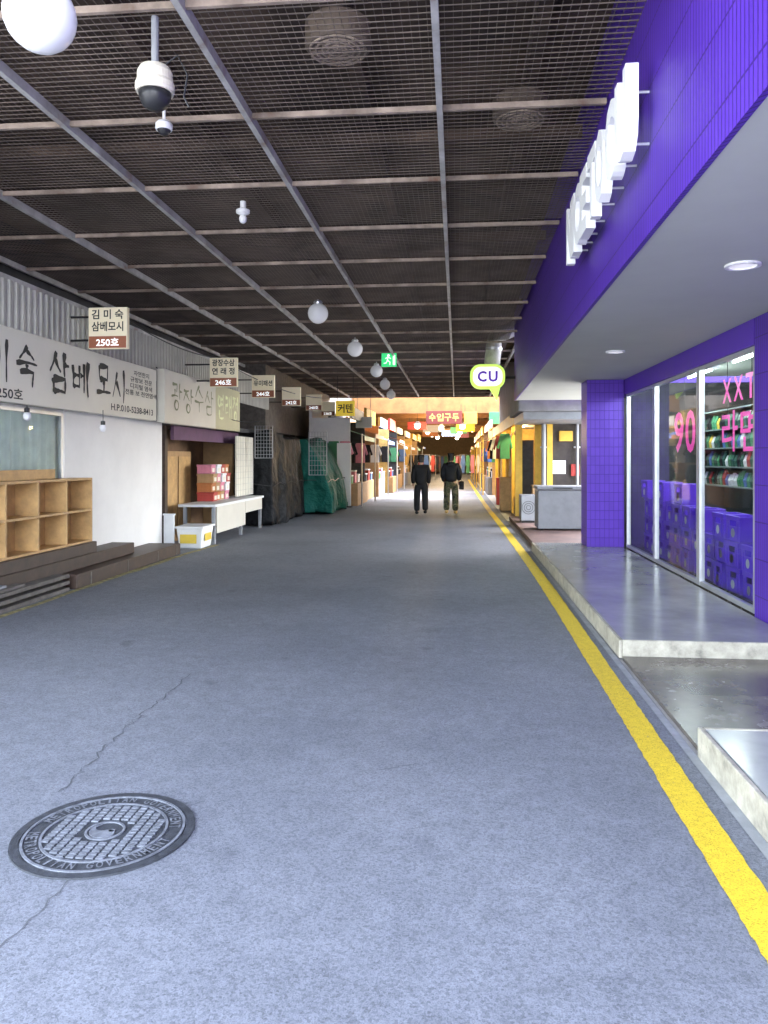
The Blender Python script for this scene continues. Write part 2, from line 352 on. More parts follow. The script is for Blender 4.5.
crk=[at(62,792,1232/333.),at(85,768,1232/309.),at(112,742,1232/283.),at(140,716,1232/257.),at(160,700,1232/241.),at(192,672,1232/213.)]
cp=[]
for i in range(len(crk)-1):
    for k in range(9):
        t=k/9; p=crk[i].lerp(crk[i+1],t); cp.append((p.x+random.uniform(-.022,.022),p.y+random.uniform(-.02,.02)))
crm=mat('crack_dark',(.095,.1,.11),.9)
ribbon(cp,.008,.003,.003).build('road_crack',crm,road)
for a,bq,w in (((0,950),(70,880),.005),((380,770),(420,764),.005)):
    p0=at(a[0],a[1],1232/(a[1]-459.));p1=at(bq[0],bq[1],1232/(bq[1]-459.))
    ribbon([(p0.lerp(p1,t/10).x+random.uniform(-.012,.012),p0.lerp(p1,t/10).y+random.uniform(-.012,.012)) for t in range(11)],w,.003,.002).build('road_crack',crm,road)
MB().box(1.32,2.9,4.29,6.32,-.01,.02).build('shop_floor','darkfloor',kind='structure')
pv=MB().box(1.325,2.74,6.36,13.6,0,.145).build('pavement','polished',kind='structure',bevel=.008)
MB().box(1.295,1.323,6.335,13.6,0,.147).box(1.324,2.74,6.333,6.358,0,.147).build('kerb','edge',pv,bevel=.006)
pv2=MB().box(1.315,2.74,-1,4.25,0,.16).build('pavement','polished',kind='structure',bevel=.008)
MB().box(1.285,1.313,-1,4.275,0,.162).box(1.314,2.74,4.252,4.277,0,.162).build('kerb','edge',pv2,bevel=.006)
pv3=MB().box(1.36,3.3,13.62,20.4,0,.1).build('pavement',mat('worn_red_floor',(.13,.08,.07),.6,var=.4,scale=3),kind='structure',bevel=.008)
# ------------------------------------------------------------ manhole
c0=Vector((-1.50,3.17,0))
mh=thing('manhole_cover','round cast iron manhole cover with raised lettering set in the asphalt','manhole cover',c0)
MB().ring(c0,.345,.38,.0,.008).build('frame_ring','castiron',mh)
MB().lathe(c0,[(.0,.006),(.336,.006),(.34,.001)],64).build('cover','castiron',mh)
rg=MB()
for r0,r1 in ((.327,.338),(.254,.265)): rg.ring(c0,r0,r1,.006,.011)
rg.build('raised_ring','castworn',mh)
bl=MB(); bw,bh=.042,.028
for j in range(-9,10):
    for i in range(-9,10):
        x=i*bw; y=j*bh
        if math.hypot(abs(x)+bw*.3,abs(y)+bh*.3)<.254 and math.hypot(max(0,abs(x)-bw*.3),max(0,abs(y)-bh*.3))>.09:
            bl.box(c0.x+x-bw*.38,c0.x+x+bw*.38,c0.y+y-bh*.32,c0.y+y+bh*.32,.006,.012)
bl.build('tread_block','castworn',mh)
lt=MB()
def arc(txt,a0,a1,out):
    n=len(txt)
    for i,ch in enumerate(txt):
        if ch==' ': continue
        a=math.radians(a0+(a1-a0)*i/(n-1)); rad=Vector((math.cos(a),math.sin(a),0)); up=rad if out else -rad
        ax=up.cross(Z_); lt.text(ch,c0+rad*.296+Z_*.0115,ax,up,h=.047,w=.027 if ch!='I' else .01,off=.02)
arc('METROPOLITAN GOVERNMENT',168,12,True); arc('METROPOLITAN GOVERNMENT',192,348,False)
lt.build('lettering','castworn',mh)
MB().ring(c0,.074,.084,.006,.0115,40).build('emblem_ring','castworn',mh)
R_=.066; P=[]
for k in range(17): a=math.radians(90+180*k/16); P.append((R_*math.cos(a),R_*math.sin(a)))
for k in range(1,13): a=math.radians(-90+180*k/12); P.append((R_/2*math.cos(a),-R_/2+R_/2*math.sin(a)))
for k in range(1,12): a=math.radians(270-180*k/12); P.append((R_/2*math.cos(a),R_/2+R_/2*math.sin(a)))
a=.6; P=[(x*math.cos(a)-y*math.sin(a),x*math.sin(a)+y*math.cos(a)) for x,y in P]
MB().prism(P,c0+Vector((0,0,.006)),X_,Y_,.0055).build('emblem_swirl','castworn',mh)
MB().lathe(c0+Vector((.03,.0,.006)),[(.0,.0055),(.013,.0055),(.013,0)],16).build('emblem_dot','castworn',mh)
mh.scale=(.985,.985,1)
# ------------------------------------------------------------ canopy ceiling
cn=thing('market_canopy','long flat canopy of steel grid and dark wire mesh over the street','canopy',(0,1.43,4.2))
G=1.47; Y0=1.43; xs=[-6.01,-4.54,-3.07,-1.6,-.13,1.16]; ROWS=20; YE=Y0+G*(ROWS+1)  # nearest bay is added out of view to shade the near road
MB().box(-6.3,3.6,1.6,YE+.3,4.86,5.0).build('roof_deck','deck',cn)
MB().box(-6.3,3.6,YE+.1,YE+.25,4.2,4.855).build('sky_block_board','deck',cn)  # board added to block the bright sky past the canopy end
for x in xs[:5]: MB().box(x-.022,x+.022,Y0,YE,4.205,4.28).build('beam','galv',cn)
MB().box(1.34,1.39,17.6,YE,4.205,4.28).build('beam','galv',cn)
for k in range(ROWS+2):
    y=Y0+G*k; MB().box(-6.01,1.06+.0133*(y-2.7) if y<17 else 1.34,y-.014,y+.014,4.232,4.274).build('crossbar','rusty',cn)
def panel_mb(x0,w,y0,sx=.052,sy=.066):
    m=MB(); n=int(w/sx)
    for i in range(1,n): m.box(x0+i*w/n-.0018,x0+i*w/n+.0018,y0,y0+G,4.289,4.294)
    k=int(G/sy)
    for j in range(1,k): m.box(x0,x0+w,y0+j*G/k-.0028,y0+j*G/k+.0028,4.282,4.2885)
    return m
for c in range(5):
    w=xs[c+1]-xs[c]; first=None
    for k in range(1,ROWS+1):
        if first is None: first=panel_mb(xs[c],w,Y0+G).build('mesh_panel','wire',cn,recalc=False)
        else:
            o=first.copy(); C.objects.link(o); o.parent=cn; o.location=(0,G*(k-1),0)
for x in (-5.3,-2.4,-.8,.6): MB().box(x-.05,x+.05,1.7,YE,4.66,4.855).build('purlin','deck',cn)
for y in (3.4,7.2,10.5,14.9,19.3,23.7): MB().box(-6.2,3.5,y-.05,y+.05,4.55,4.655).build('rafter','deck',cn)
for i,(px,py,lb) in enumerate(((338,50,'round brown ventilation drum above the mesh left of the middle beam'),(520,120,'round brown ventilation drum above the mesh beside the purple fascia'))):
    d=2.72*770/(459-py); p=at(px,py,d)
    t=thing('ventilation_drum',lb,'vent',p)
    MB().lathe(p,[(.2,.0),(.22,.02),(.22,.16),(.17,.2),(.0,.2)],28).build('housing','drum',t)
    g=MB()
    for r in (.06,.1,.14,.18): g.ring(p-Z_*.012,r,r+.012,0,.01,28)
    for a in range(4): g.obox(p-Z_*.004,Vector((math.cos(a*.785),math.sin(a*.785),0)),Vector((-math.sin(a*.785),math.cos(a*.785),0)),Z_,.38,.01,.008)
    g.build('grille','rusty',t)
GL=[(40,16,3.75,'largest white globe lamp, at the near end of the canopy'),(318,309,12.8,'white globe lamp second from the camera'),(355,349,16.8,'white globe lamp third from the camera'),(376.5,371,21,'white globe lamp fourth from the camera'),(385,380,25,'white globe lamp fifth from the camera'),(391,386.5,29,'white globe lamp sixth from the camera')]
for px,py,d,lb in GL:
    p=at(px,py,d); p.z=min(p.z,4.02)
    t=thing('globe_lamp',lb,'lamp',p,'white globe lamps hanging in a row')
    MB().sphere(p,.17,28).build('globe','globe',t,smooth=True)
    MB().lathe(p+Z_*.155,[(.07,0),(.075,.03),(.05,.06),(.0,.062)],20).build('cap','steel',t)
    MB().tube([p+Z_*.2,Vector((p.x,p.y,4.25))],.012,8).build('stem','steel',t)
p=at(243,218,7.9)
t=thing('lamp_holder','small bare lamp holder with clear bulb on the canopy grid','lamp',p)
MB().lathe(p+Z_*.03,[(.03,0),(.07,.02),(.07,.05),(.03,.07),(.03,.14)],18).build('holder','white',t)
MB().sphere(p-Z_*.01,.04,14,1.2).build('bulb','white',t,smooth=True)
p=at(155,90,4.6)
t=thing('dome_camera','cream security dome camera hanging on a pole from the canopy','security camera',p)
MB().lathe(p,[(.108,-.02),(.115,0),(.115,.03),(.105,.05),(.103,.1),(.087,.13),(.04,.145),(.0,.146)],32).build('housing','cream',t)
MB().lathe(p,[(.0,-.125),(.04,-.118),(.072,-.095),(.09,-.055),(.097,-.02)],28).build('dome','black',t,smooth=True)
MB().tube([p+Z_*.14,Vector((p.x,p.y,4.24))],.022,10).build('pole','boxlid',t)
MB().tube([p+Z_*.12+X_*.02,p+Vector((.14,0,.2)),p+Vector((.2,0,.08)),p+Vector((.17,.02,-.04)),p+Vector((.2,.03,-.1))],.006,6).build('cable','black',t)
p=at(164,129,5.7)
t=thing('small_dome_camera','small white dome camera just below the cream pole camera','security camera',p)
MB().lathe(p,[(.058,-.01),(.062,0),(.062,.035),(.045,.055),(.0,.056)],24).build('housing','white',t)
MB().lathe(p,[(.0,-.05),(.03,-.042),(.048,-.015),(.05,-.008)],20).build('dome','black',t,smooth=True)
MB().tube([p+Z_*.05,Vector((p.x,p.y,4.25))],.012,8).build('stem','white',t)
p=at(389,360,19.5)
t=thing('exit_sign','green emergency exit sign with white running figure hanging from the canopy','exit sign',p)
MB().box(p.x-.19,p.x+.19,p.y-.03,p.y+.03,p.z-.17,p.z+.17).build('housing','exit',t,bevel=.006)
q=MB(); o=Vector((p.x,p.y-.033,p.z))
q.lathe(o+Vector((-.01,0,.11)),[(.0,0),(.026,0)],14,X_,Z_,-Y_)
for a,bq in (((-.02,.08),(-.04,-.01)),((-.04,-.01),(.03,-.06)),((.03,-.06),(.02,-.13)),((-.04,-.01),(-.07,-.08)),((-.07,-.08),(-.13,-.09)),((-.02,.07),(.05,.03)),((-.03,.07),(-.09,.03))):
    q.tube([o+X_*a[0]+Z_*a[1],o+X_*bq[0]+Z_*bq[1]],.014,6)
q.build('running_figure','exitw',t)
MB().box(o.x+.1,o.x+.16,o.y-.003,o.y,o.z-.13,o.z+.12).build('door_symbol','exitw',t)
MB().tube([p+Z_*.17,Vector((p.x,p.y,4.22))],.008,6).build('hanger','black',t)
# ------------------------------------------------------------ convenience store (right)
st=thing('convenience_store','purple tiled convenience store with deep overhanging fascia and glass front','shop',(2.8,10,0))
def fx(y): return 1.08+.0133*(y-2.7)
f=MB()
y0,y1=-1,17.4; zz=(2.905,6.6); FT=.03
f.add([(fx(y0),y0,zz[0]),(fx(y1),y1,zz[0]),(fx(y1)+FT,y1,zz[0]),(fx(y0)+FT,y0,zz[0]),(fx(y0),y0,zz[1]),(fx(y1),y1,zz[1]),(fx(y1)+FT,y1,zz[1]),(fx(y0)+FT,y0,zz[1])],[(0,3,2,1),(4,5,6,7),(0,1,5,4),(1,2,6,5),(2,3,7,6),(3,0,4,7)])
f.build('fascia','purple_tile',st)
MB().add([(fx(y0)+FT+.004,y0,2.912),(2.98,y0,2.912),(2.98,y1,2.912),(fx(y1)+FT+.004,y1,2.912)],[(0,1,2,3)]).build('soffit','soffit',st)
MB().box(fx(y1)+.04,7,17.2,17.4,2.925,6.6).build('end_wall','purple',st)
MB().box(2.14,2.74,13.0,13.58,.145,2.908).build('column','purple_mosaic',st)
MB().box(2.75,2.95,7.46,13.58,2.665,2.91).build('lintel','purple',st)
MB().box(2.75,2.95,-1,7.44,0,2.909).build('front_wall','purple_tile',st)
MB().box(2.76,7,13.6,13.8,0,2.907).build('party_wall','dark',st)
MB().box(3.0,7.2,-1,13.55,3.0,3.1).build('shop_ceiling','soffit',st)
MB().box(7.0,7.2,-1,13.5,0,2.99).build('back_wall',mat('shop_back',(.1,.2,.18),.7,var=.3,scale=2),st)
MB().box(2.96,6.98,6.0,13.55,.0,.15).build('interior_floor','darkfloor',st)
MB().box(2.96,6.98,5.8,5.98,.0,2.99).build('partition','metalbox',st)
MB().box(1.4,7.2,-1,17.15,6.4,6.5).build('roof','concrete',st)
ys=[12.98,11.2,9.2,7.48]
for i in range(3):
    ya,yb=ys[i+1],ys[i]
    w=MB().box(2.77,2.83,ya,ya+.055,.15,2.66).box(2.77,2.83,yb-.055,yb,.15,2.66).box(2.772,2.828,ya+.055,yb-.055,.15,.2).box(2.772,2.828,ya+.055,yb-.055,2.62,2.66).build('window','steel',st)
    MB().quad((2.8,yb-.05,.2),(2.8,ya+.05,.2),(2.8,ya+.05,2.62),(2.8,yb-.05,2.62)).build('pane','glass',w,recalc=False)
for y in (5.4,9.6):
    MB().ring((1.92,y,2.9),.09,.115,-.004,.012,28).build('downlight_ring','white',st)
    MB().lathe((1.92,y,2.904),[(.0,0),(.088,0),(.088,.006)],28).build('downlight_lens','lens',st)
for i,y in enumerate((8.2,10.2,12.2)):
    t=thing('ceiling_lamp','lit ceiling tube lamp inside the purple store, '+['nearest','middle','farthest'][i],'lamp',(3.7,y,2.9))
    MB().box(3.6,3.8,y-.6,y+.6,2.92,2.99).build('housing','white',t)
    MB().tube([(3.7,y-.55,2.9),(3.7,y+.55,2.9)],.018,8).build('tube','tubew',t)
sg=thing('fascia_letters','row of white block letters standing off the purple fascia','sign',(fx(5.9),5.9,3.33))
yy=7.0
for ch in 'NICE TO CU':
    if ch==' ': yy-=.06; continue
    wd=.31 if ch!='I' else .14; yc=yy-wd/2; yy-=wd+.022; z=3.32
    MB().text(ch,(fx(yc)-.13,yc,z+.25),-Y_,Z_,w=wd,h=.49,ext=.035,off=.04).build('letter','white',sg)
    for dz in (.1,.4): MB().tube([(fx(yc)-.09,yc,z+dz),(fx(yc)+.0,yc,z+dz)],.009,8).build('stand_off','steel',sg)
p=at(487.5,380,17)
sg=thing('bubble_sign','glowing lime green speech bubble sign projecting from the purple store','sign',p)
def rrect(w,h,r,n=6):
    P=[]
    for cx,cy,a in ((w/2-r,h/2-r,0),(-w/2+r,h/2-r,90),(-w/2+r,-h/2+r,180),(w/2-r,-h/2+r,270)):
        for k in range(n+1):
            t=math.radians(a+90*k/n); P.append((cx+r*math.cos(t),cy+r*math.sin(t)))
    return P
MB().prism(rrect(.76,.54,.22),p+Vector((0,.06,.07)),X_,Z_,.14).build('bubble_box','lime',sg)
MB().prism([(-.02,-.14),(.32,-.06),(.2,-.5)],p+Vector((0,.055,.05)),X_,Z_,.13).build('bubble_tail','lime',sg)
MB().prism(rrect(.64,.42,.17),p+Vector((0,-.082,.07)),X_,Z_,.006).build('face','lightw',sg)
MB().text('C',p+Vector((-.12,-.094,.07)),X_,Z_,w=.2,h=.24,ext=.0,off=.035).build('lettering','cup',sg)
MB().text('U',p+Vector((.12,-.094,.07)),X_,Z_,w=.2,h=.24,ext=.0,off=.035).build('lettering','cup',sg)
MB().tube([p+Vector((.3,0,.05)),Vector((fx(17)+.05,p.y,p.z+.05))],.03,8).build('bracket','black',sg)
ng=thing('window_lettering_sign','magenta lettering hung inside the nearest shop window','sign',(2.95,8.3,1.9))
for i,ch in enumerate('XXT'): MB().text(ch,(2.92,8.68-.34*i,2.34),-Y_,Z_,w=.27,h=.26,off=.02).build('lettering','neon',ng)
for i,ch in enumerate('라면'): MB().text(ch,(2.92,8.6-.56*i,1.9),-Y_,Z_,w=.48,h=.44,off=.012).build('lettering','neon',ng)
for y in (7.98,8.68): MB().tube([(2.925,y,2.1),(2.925,y,2.66)],.004,5).build('hanger','black',ng)
ng=thing('window_lettering_sign','magenta number hung inside the middle shop window','sign',(2.95,10.3,1.9))
for i,ch in enumerate('90'): MB().text(ch,(2.92,10.5-.5*i,1.95),-Y_,Z_,w=.42,h=.54,off=.02).build('lettering','neon',ng)
MB().tube([(2.925,10.25,2.2),(2.925,10.25,2.66)],.004,5).build('hanger','black',ng)
CRP=mat('crate_purple',(.15,.05,.72),.35,var=.08)
def crate():
    t=thing('bottle_crate','purple plastic bottle crate stacked inside the shop window','crate',(0,0,0),'purple crates stacked behind the shop window')
    b=MB(); w,d,h=.36,.28,.275
    b.box(-d/2,-d/2+.018,-w/2,w/2,0,.16); b.box(-d/2,-d/2+.018,-w/2,-w/2+.1,.16,.225); b.box(-d/2,-d/2+.018,w/2-.1,w/2,.16,.225); b.box(-d/2-.006,-d/2+.018,-w/2-.006,w/2+.006,.225,h)
    b.box(d/2-.018,d/2,-w/2,w/2,0,h); b.box(-d/2+.018,d/2-.018,-w/2,-w/2+.018,0,h); b.box(-d/2+.018,d/2-.018,w/2-.018,w/2,0,h); b.box(-d/2+.018,d/2-.018,-w/2+.018,w/2-.018,0,.02)
    b.build('body',CRP,t,bevel=.005)
    q=MB(); q.lathe((-d/2-.002,0,.09),[(.0,0),(.05,0)],16,Y_,Z_,-X_); q.build('round_badge','foam',t)
    for yy in (-.12,.12): MB().box(-d/2-.006,-d/2,yy-.012,yy+.012,.02,.2).build('rib',CRP,t)
    return t
cr=crate(); k=0
for i in range(12):
    yy=7.82+i*.43
    n=[3,2,3,3,2,3,3,4,3,4,3,4][i]
    for j in range(n):
        o=cr if k==0 else copy_tree(cr)
        o.location=(3.1+random.uniform(0,.05),yy+random.uniform(-.02,.02),.151+j*.279); o.rotation_euler=(0,0,random.uniform(-.06,.06)); k+=1
SX=4.0; GGP=mat('green_grey_panel',(.08,.15,.13),.6); SHB=mat('grey_green_shelf',(.22,.28,.26),.5)
for si,(y0,y1,lb) in enumerate(((7.7,10.2,'tall grey shop shelf of packets seen through the nearest window'),(10.4,12.9,'tall grey shop shelf of packets seen through the farther windows'))):
    t=thing('store_shelf',lb,'shelf',(SX+.2,(y0+y1)/2,.15))
    MB().box(SX+.3,SX+.35,y0,y1,.15,2.35).build('back_panel',GGP,t)
    for z in (.3,.75,1.2,1.48,1.76,2.04,2.32): MB().box(SX-.1,SX+.295,y0,y1,z-.01,z+.01).build('shelf_board',SHB,t)
    for y in (y0-.02,y1+.02): MB().box(SX-.1,SX+.35,y-.018,y+.018,.15,2.36).build('side_panel','metalbox',t)
cols=[('red','red'),('dark green','darkgreen'),('green','green'),('white','foam'),('black','black'),('blue','blue'),('yellow','yellowbright')]
proto={}
for cname,mm in cols:
    t=MB().add([(-.03,-.05,0),(.03,-.05,0),(.03,.05,0),(-.03,.05,0),(-.042,-.055,.09),(.042,-.055,.09),(.042,.055,.09),(-.042,.055,.09),(-.005,-.055,.19),(.005,-.055,.19),(.005,.055,.19),(-.005,.055,.19)],[(0,3,2,1),(0,1,5,4),(1,2,6,5),(2,3,7,6),(3,0,4,7),(4,5,9,8),(5,6,10,9),(6,7,11,10),(7,4,8,11),(8,9,10,11)]).build('snack_packet',mm,None,cname+' snack packet on the shelves behind the shop glass','packet',cname+' snack packets on the store shelves',loc=(0,0,0),bevel=.006)
    proto[cname]=[t,False]
pool=['dark green']*4+['green']*3+['black']*2+['blue','white','red','yellow']
for z in (1.212,1.492,1.772,2.052):
    for y0 in (7.75,10.45):
        for i in range(20):
            cname=random.choice(pool); pr=proto[cname]
            o=pr[0] if not pr[1] else pr[0].copy()
            if pr[1]: C.objects.link(o)
            pr[1]=True; o.location=(SX-.03,y0+.06+i*.121,z); o.scale=(1,1,random.uniform(.85,1.25))
# ------------------------------------------------------------ things beyond the purple column
t=thing('chest_freezer','plain grey steel chest freezer standing beyond the purple column','freezer',(2.4,16.9,.1))
MB().box(1.69,2.98,16.4,17.1,.13,.95).build('body','metalbox',t,bevel=.02)
MB().box(1.67,3.0,16.37,17.13,.955,1.03).build('lid','metalbox',t,bevel=.015)
MB().box(2.0,2.4,16.35,16.37,.98,1.0).build('handle','black',t)
for x in (1.78,2.9):
    for y in (16.47,17.03): MB().tube([(x,y,.1),(x,y,.13)],.03,8).build('foot','black',t)
t=thing('concrete_awning','grey concrete slab awning between the purple store and the yellow shop','awning',(2.3,19,2.65))
MB().box(1.38,3.4,17.6,20.5,2.68,3.12).build('slab','greyrender',t,bevel=.02)
MB().box(1.5,3.4,17.7,20.45,2.5,2.675).build('soffit_board','metalbox',t)
q=at(515,328,17.7); e=at(494,336,17.7); g=at(492,364,17.7)
t=thing('duct_pipe','bulky silver duct pipe elbow at the end of the purple store','duct',g)
MB().tube([q+X_*.5,q,e+Vector((.16,0,.04)),e+Vector((.02,0,-.06)),e-Z_*.2,g],.18,16).build('elbow','galv',t,smooth=True)
MB().lathe(q+X_*.1,[(.19,-.03),(.19,.03)],16,Y_,Z_,X_).build('clamp_band','steel',t)
MB().lathe(e-Z_*.3,[(.19,-.03),(.19,.03)],16).build('clamp_band','steel',t)
ys_=thing('yellow_shop','yellow framed shop with lit glass front beyond the concrete awning','shop',(2.5,27,0))
MB().box(1.75,4.5,20.6,YE,2.9,4.85).build('upper_wall','greyrender',ys_)
MB().box(3.6,3.8,20.6,33.8,0,2.9).build('back_wall','yellowwall',ys_)
MB().box(1.75,3.6,33.6,33.8,0,2.89).build('end_wall','yellowwall',ys_)
MB().box(1.75,3.58,20.6,33.6,0,.05).build('shop_floor','edge',ys_)
MB().box(1.75,3.8,YE,33.8,2.9,3.0).build('low_roof','greyrender',ys_)
for x in (1.62,2.12): MB().box(x-.09,x+.09,20.5,20.64,.0,2.9).build('post','yellow',ys_)
for y in (23,25.4,27.8,30.2,32.6): MB().box(1.6,1.74,y-.07,y+.07,0,2.9).build('post','yellow',ys_)
for i,y in enumerate((20.65,23.1,25.5,27.9,30.3)):
    if i in (1,3):
        sh=MB()
        for k in range(18): sh.box(1.66+.012*(k%2),1.7,y+.05,y+2.2,.02+.13*k,.15+.13*k-.004)
        sh.build('roller_shutter','yellow',ys_); continue
    w=MB().box(1.65,1.7,y+.05,y+2.2,.0,.5).box(1.65,1.7,y+.05,y+2.2,2.3,2.4).box(1.65,1.7,y+1.08,y+1.14,.5,2.3).build('window','yellow',ys_)
    MB().quad((1.675,y+2.2,.5),(1.675,y+.05,.5),(1.675,y+.05,2.3),(1.675,y+2.2,2.3)).build('pane','glass',w,recalc=False)
MB().box(1.55,1.75,20.5,33.8,2.55,2.89).build('header','yellow',ys_)
MB().box(1.72,2.02,20.66,20.7,.05,2.1).build('door','dark',ys_)
MB().box(2.22,3.55,20.66,20.7,.05,2.55).build('dark_panel','dark',ys_)
for i,y in enumerate((22,25,28,31)):
    t=thing('tube_lamp',['lit tube lamp at the near end of the yellow shop','second lit tube lamp inside the yellow shop','third lit tube lamp inside the yellow shop','lit tube lamp at the far end of the yellow shop'][i],'lamp',(2.4,y,2.75))
    MB().box(2.3,2.5,y-.6,y+.6,2.8,2.88).build('housing','white',t)
    MB().tube([(2.4,y-.55,2.77),(2.4,y+.55,2.77)],.02,8).build('tube','tube',t)
w0=at(556,467,20.0)
t=thing('notice_sheet','white notice sheet on the dark wall above the grey freezer','notice',w0)
MB().box(w0.x-.2,w0.x+.2,19.98,20.0,w0.z-.17,w0.z+.17).build('sheet','white',t)
for j in range(5): MB().box(w0.x-.15,w0.x+.15-.05*(j%2),19.976,19.979,w0.z+.1-.05*j-.008,w0.z+.1-.05*j+.008).build('printed_line','ink',t)
t=thing('shop_partition','dark brown panel wall with a yellow upright behind the grey chest freezer','wall',(2.9,20,.1))
MB().box(2.22,4.3,20.02,20.08,.1,2.49).build('panel',mat('dark_brown_panel',(.05,.042,.036),.7,var=.4,scale=3),t)
MB().box(2.29,2.43,19.95,20.017,.1,2.49).build('upright','yellow',t)
for x,r_,lb in ((2.2,.06,'thick grey pipe rising left of the white notice'),(3.04,.035,'thin grey pipe rising right of the white notice')):
    t=thing('wall_pipe',lb,'pipe',(x,19.93,.1)); MB().tube([(x,19.92,.1),(x,19.92,2.49)],r_,10).build('pipe','boxlid',t)
    for z in (.8,1.9): MB().box(x-.08,x+.08,19.93,20.015,z-.02,z+.02).build('clip','steel',t)
for i,(px,py,w_,h_,mm,lb) in enumerate(((566,436,.34,.26,'yellow','small yellow plate high on the brown panel wall'),(575,470,.2,.3,'red','small red plate low on the brown panel wall'))):
    q=at(px,py,19.6); t=thing('wall_plate',lb,'wall box',q)
    MB().box(q.x-w_/2,q.x+w_/2,19.93,20.015,q.z-h_/2,q.z+h_/2).build('casing',mm,t,bevel=.01); MB().box(q.x-w_/2+.04,q.x+w_/2-.04,19.924,19.929,q.z-h_/2+.04,q.z+h_/2-.04).build('cover_plate',mm,t)
t=thing('air_conditioner','small grey outdoor air conditioner unit beside the grey freezer','air conditioner',(1.75,18.6,.1))
MB().box(1.5,1.85,18.3,18.95,.15,.75).build('casing','boxlid',t,bevel=.015)
g=MB(); c_=Vector((1.67,18.295,.46))
for r in (.05,.1,.15):
    for k in range(20):
        a=math.pi*2*k/20;b2=math.pi*2*(k+1)/20
        g.tube([c_+X_*r*math.cos(a)+Z_*r*math.sin(a),c_+X_*r*math.cos(b2)+Z_*r*math.sin(b2)],.005,4)
g.build('fan_grille','black',t)
for y in (18.4,18.85): MB().box(1.52,1.83,y-.03,y+.03,.1,.15).build('foot','black',t)
for i,(px,d,h,w,mm,lb) in enumerate(((508,24,1.0,.5,'wood','brown wooden box by the yellow shop posts'),(524,21,.55,.4,'blue','low blue box at the foot of the yellow shop'),(538,19.6,.8,.3,'tan','tall cardboard box left of the grey freezer'),(502,27,.9,.4,'red','red box at the foot of the far yellow posts'))):
    q=at(px,459+1232/d,d); q.z=.1 if d<20.4 else 0
    t=thing('storage_box',lb,'box',q)
    MB().box(q.x-w/2,q.x+w/2,q.y-w/2,q.y+w/2,q.z,q.z+h).build('body',mm,t,bevel=.015)
    MB().box(q.x-w/2-.015,q.x+w/2+.015,q.y-w/2-.015,q.y+w/2+.015,q.z+h,q.z+h+.04).build('lid',mm,t,bevel=.01)
GP=[(-.16,.0),(.16,0),(.18,-.05),(.3,-.42),(.22,-.46),(.17,-.28),(.18,-.75),(-.18,-.75),(-.17,-.28),(-.22,-.46),(-.3,-.42),(-.18,-.05)]
for i,(y,mm,cl) in enumerate(((22.9,'green','green'),(25.2,'red','red'),(27.6,'foam','white'),(30.0,'navycloth','navy'),(32.4,'orange','orange'))):
    MB().prism([(a*.8,b2) for a,b2 in GP],(1.4,y,2.35),X_,Z_,.05).build('hanging_garment',mm,None,'%s garment hanging from a yellow post of the yellow shop'%cl,'garment','garments hung on the yellow shop posts',bevel=.01)
# ------------------------------------------------------------ left shops
sa=thing('textile_shop','white fronted textile shop at the left with ribbed steel band','shop',(-5.4,9.5,0))
MB().box(-5.35,-5.2,9.8,13.2,0,2.25).build('front_wall','whitewall',sa)
MB().box(-7.2,-5.36,13.1,13.2,0,2.25).build('side_wall','whitewall',sa)
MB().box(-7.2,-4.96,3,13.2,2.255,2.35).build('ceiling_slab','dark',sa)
MB().box(-7.2,-5.0,2.9,20,3.6,3.66).build('band_cap','galv',sa)
q=MB(); y=2.9; vs=[];fs=[]; i=0
while y<20:
    for dy,dx in ((0,0),(.05,0),(.065,.035),(.115,.035)):
        vs+=[(-5.0+dx,y+dy,2.9),(-5.0+dx,y+dy,3.6)]
        if i: fs.append((2*i-2,2*i,2*i+1,2*i-1))
        i+=1
    y+=.13
q.add(vs,fs).build('ribbed_band','corr',sa,recalc=False)
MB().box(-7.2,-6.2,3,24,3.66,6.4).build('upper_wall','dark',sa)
for (a,bq) in ((5.0,6.6),(6.6,8.2),(8.2,9.8)):
    w=MB().box(-5.26,-5.21,a,a+.06,.45,2.25).box(-5.26,-5.21,bq-.06,bq,.45,2.25).box(-5.255,-5.215,a+.06,bq-.06,.45,.53).box(-5.255,-5.215,a+.06,bq-.06,2.17,2.25).build('window','steel',sa)
    MB().quad((-5.235,a+.05,.5),(-5.235,bq-.05,.5),(-5.235,bq-.05,2.2),(-5.235,a+.05,2.2)).build('pane','glassgreen',w,recalc=False)
    vs=[];fs=[]
    for k in range(41):
        yy=a+(bq-a)*k/40; x=-5.29+.03*math.sin(k*1.25); vs+=[(x,yy,.5),(x,yy,2.22)]
        if k: fs.append((2*k-2,2*k,2*k+1,2*k-1))
    MB().add(vs,fs).build('curtain','curtain',sa,recalc=False,smooth=True)
MB().box(-5.35,-5.2,3,9.79,0,.44).build('sill_wall','greywood',sa)
t=thing('shop_sign_board','long white sign board with black brush lettering on the textile shop','sign',(-4.9,9,2.2))
MB().box(-4.965,-4.86,5.0,12.1,2.22,3.04).build('board','signwhite',t,bevel=.008)
for tx,ya,yb in (('김미숙',7.0,8.58),('삼베',8.76,9.85),('모시',9.98,10.95)): brushword(tx,-4.856,ya,yb,2.42,.5,'ink',t,.15)
for j,l in enumerate(('자연한지','규방보 전문','디지털 염색','전통 보 천연염색')): MB().text(l,(-4.856,11.5,2.9-.1*j),Y_,Z_,w=.12*len(l)+.1,h=.08,off=.015).build('small_lettering','ink',t)
MB().text('H.P.010-5238-8413',(-4.856,11.2,2.34),Y_,Z_,w=1.5,h=.095,off=.012).build('phone_lettering','ink',t)
MB().text('250호',(-4.856,7.98,2.32),Y_,Z_,w=.5,h=.12,off=.015).build('number_lettering','ink',t)
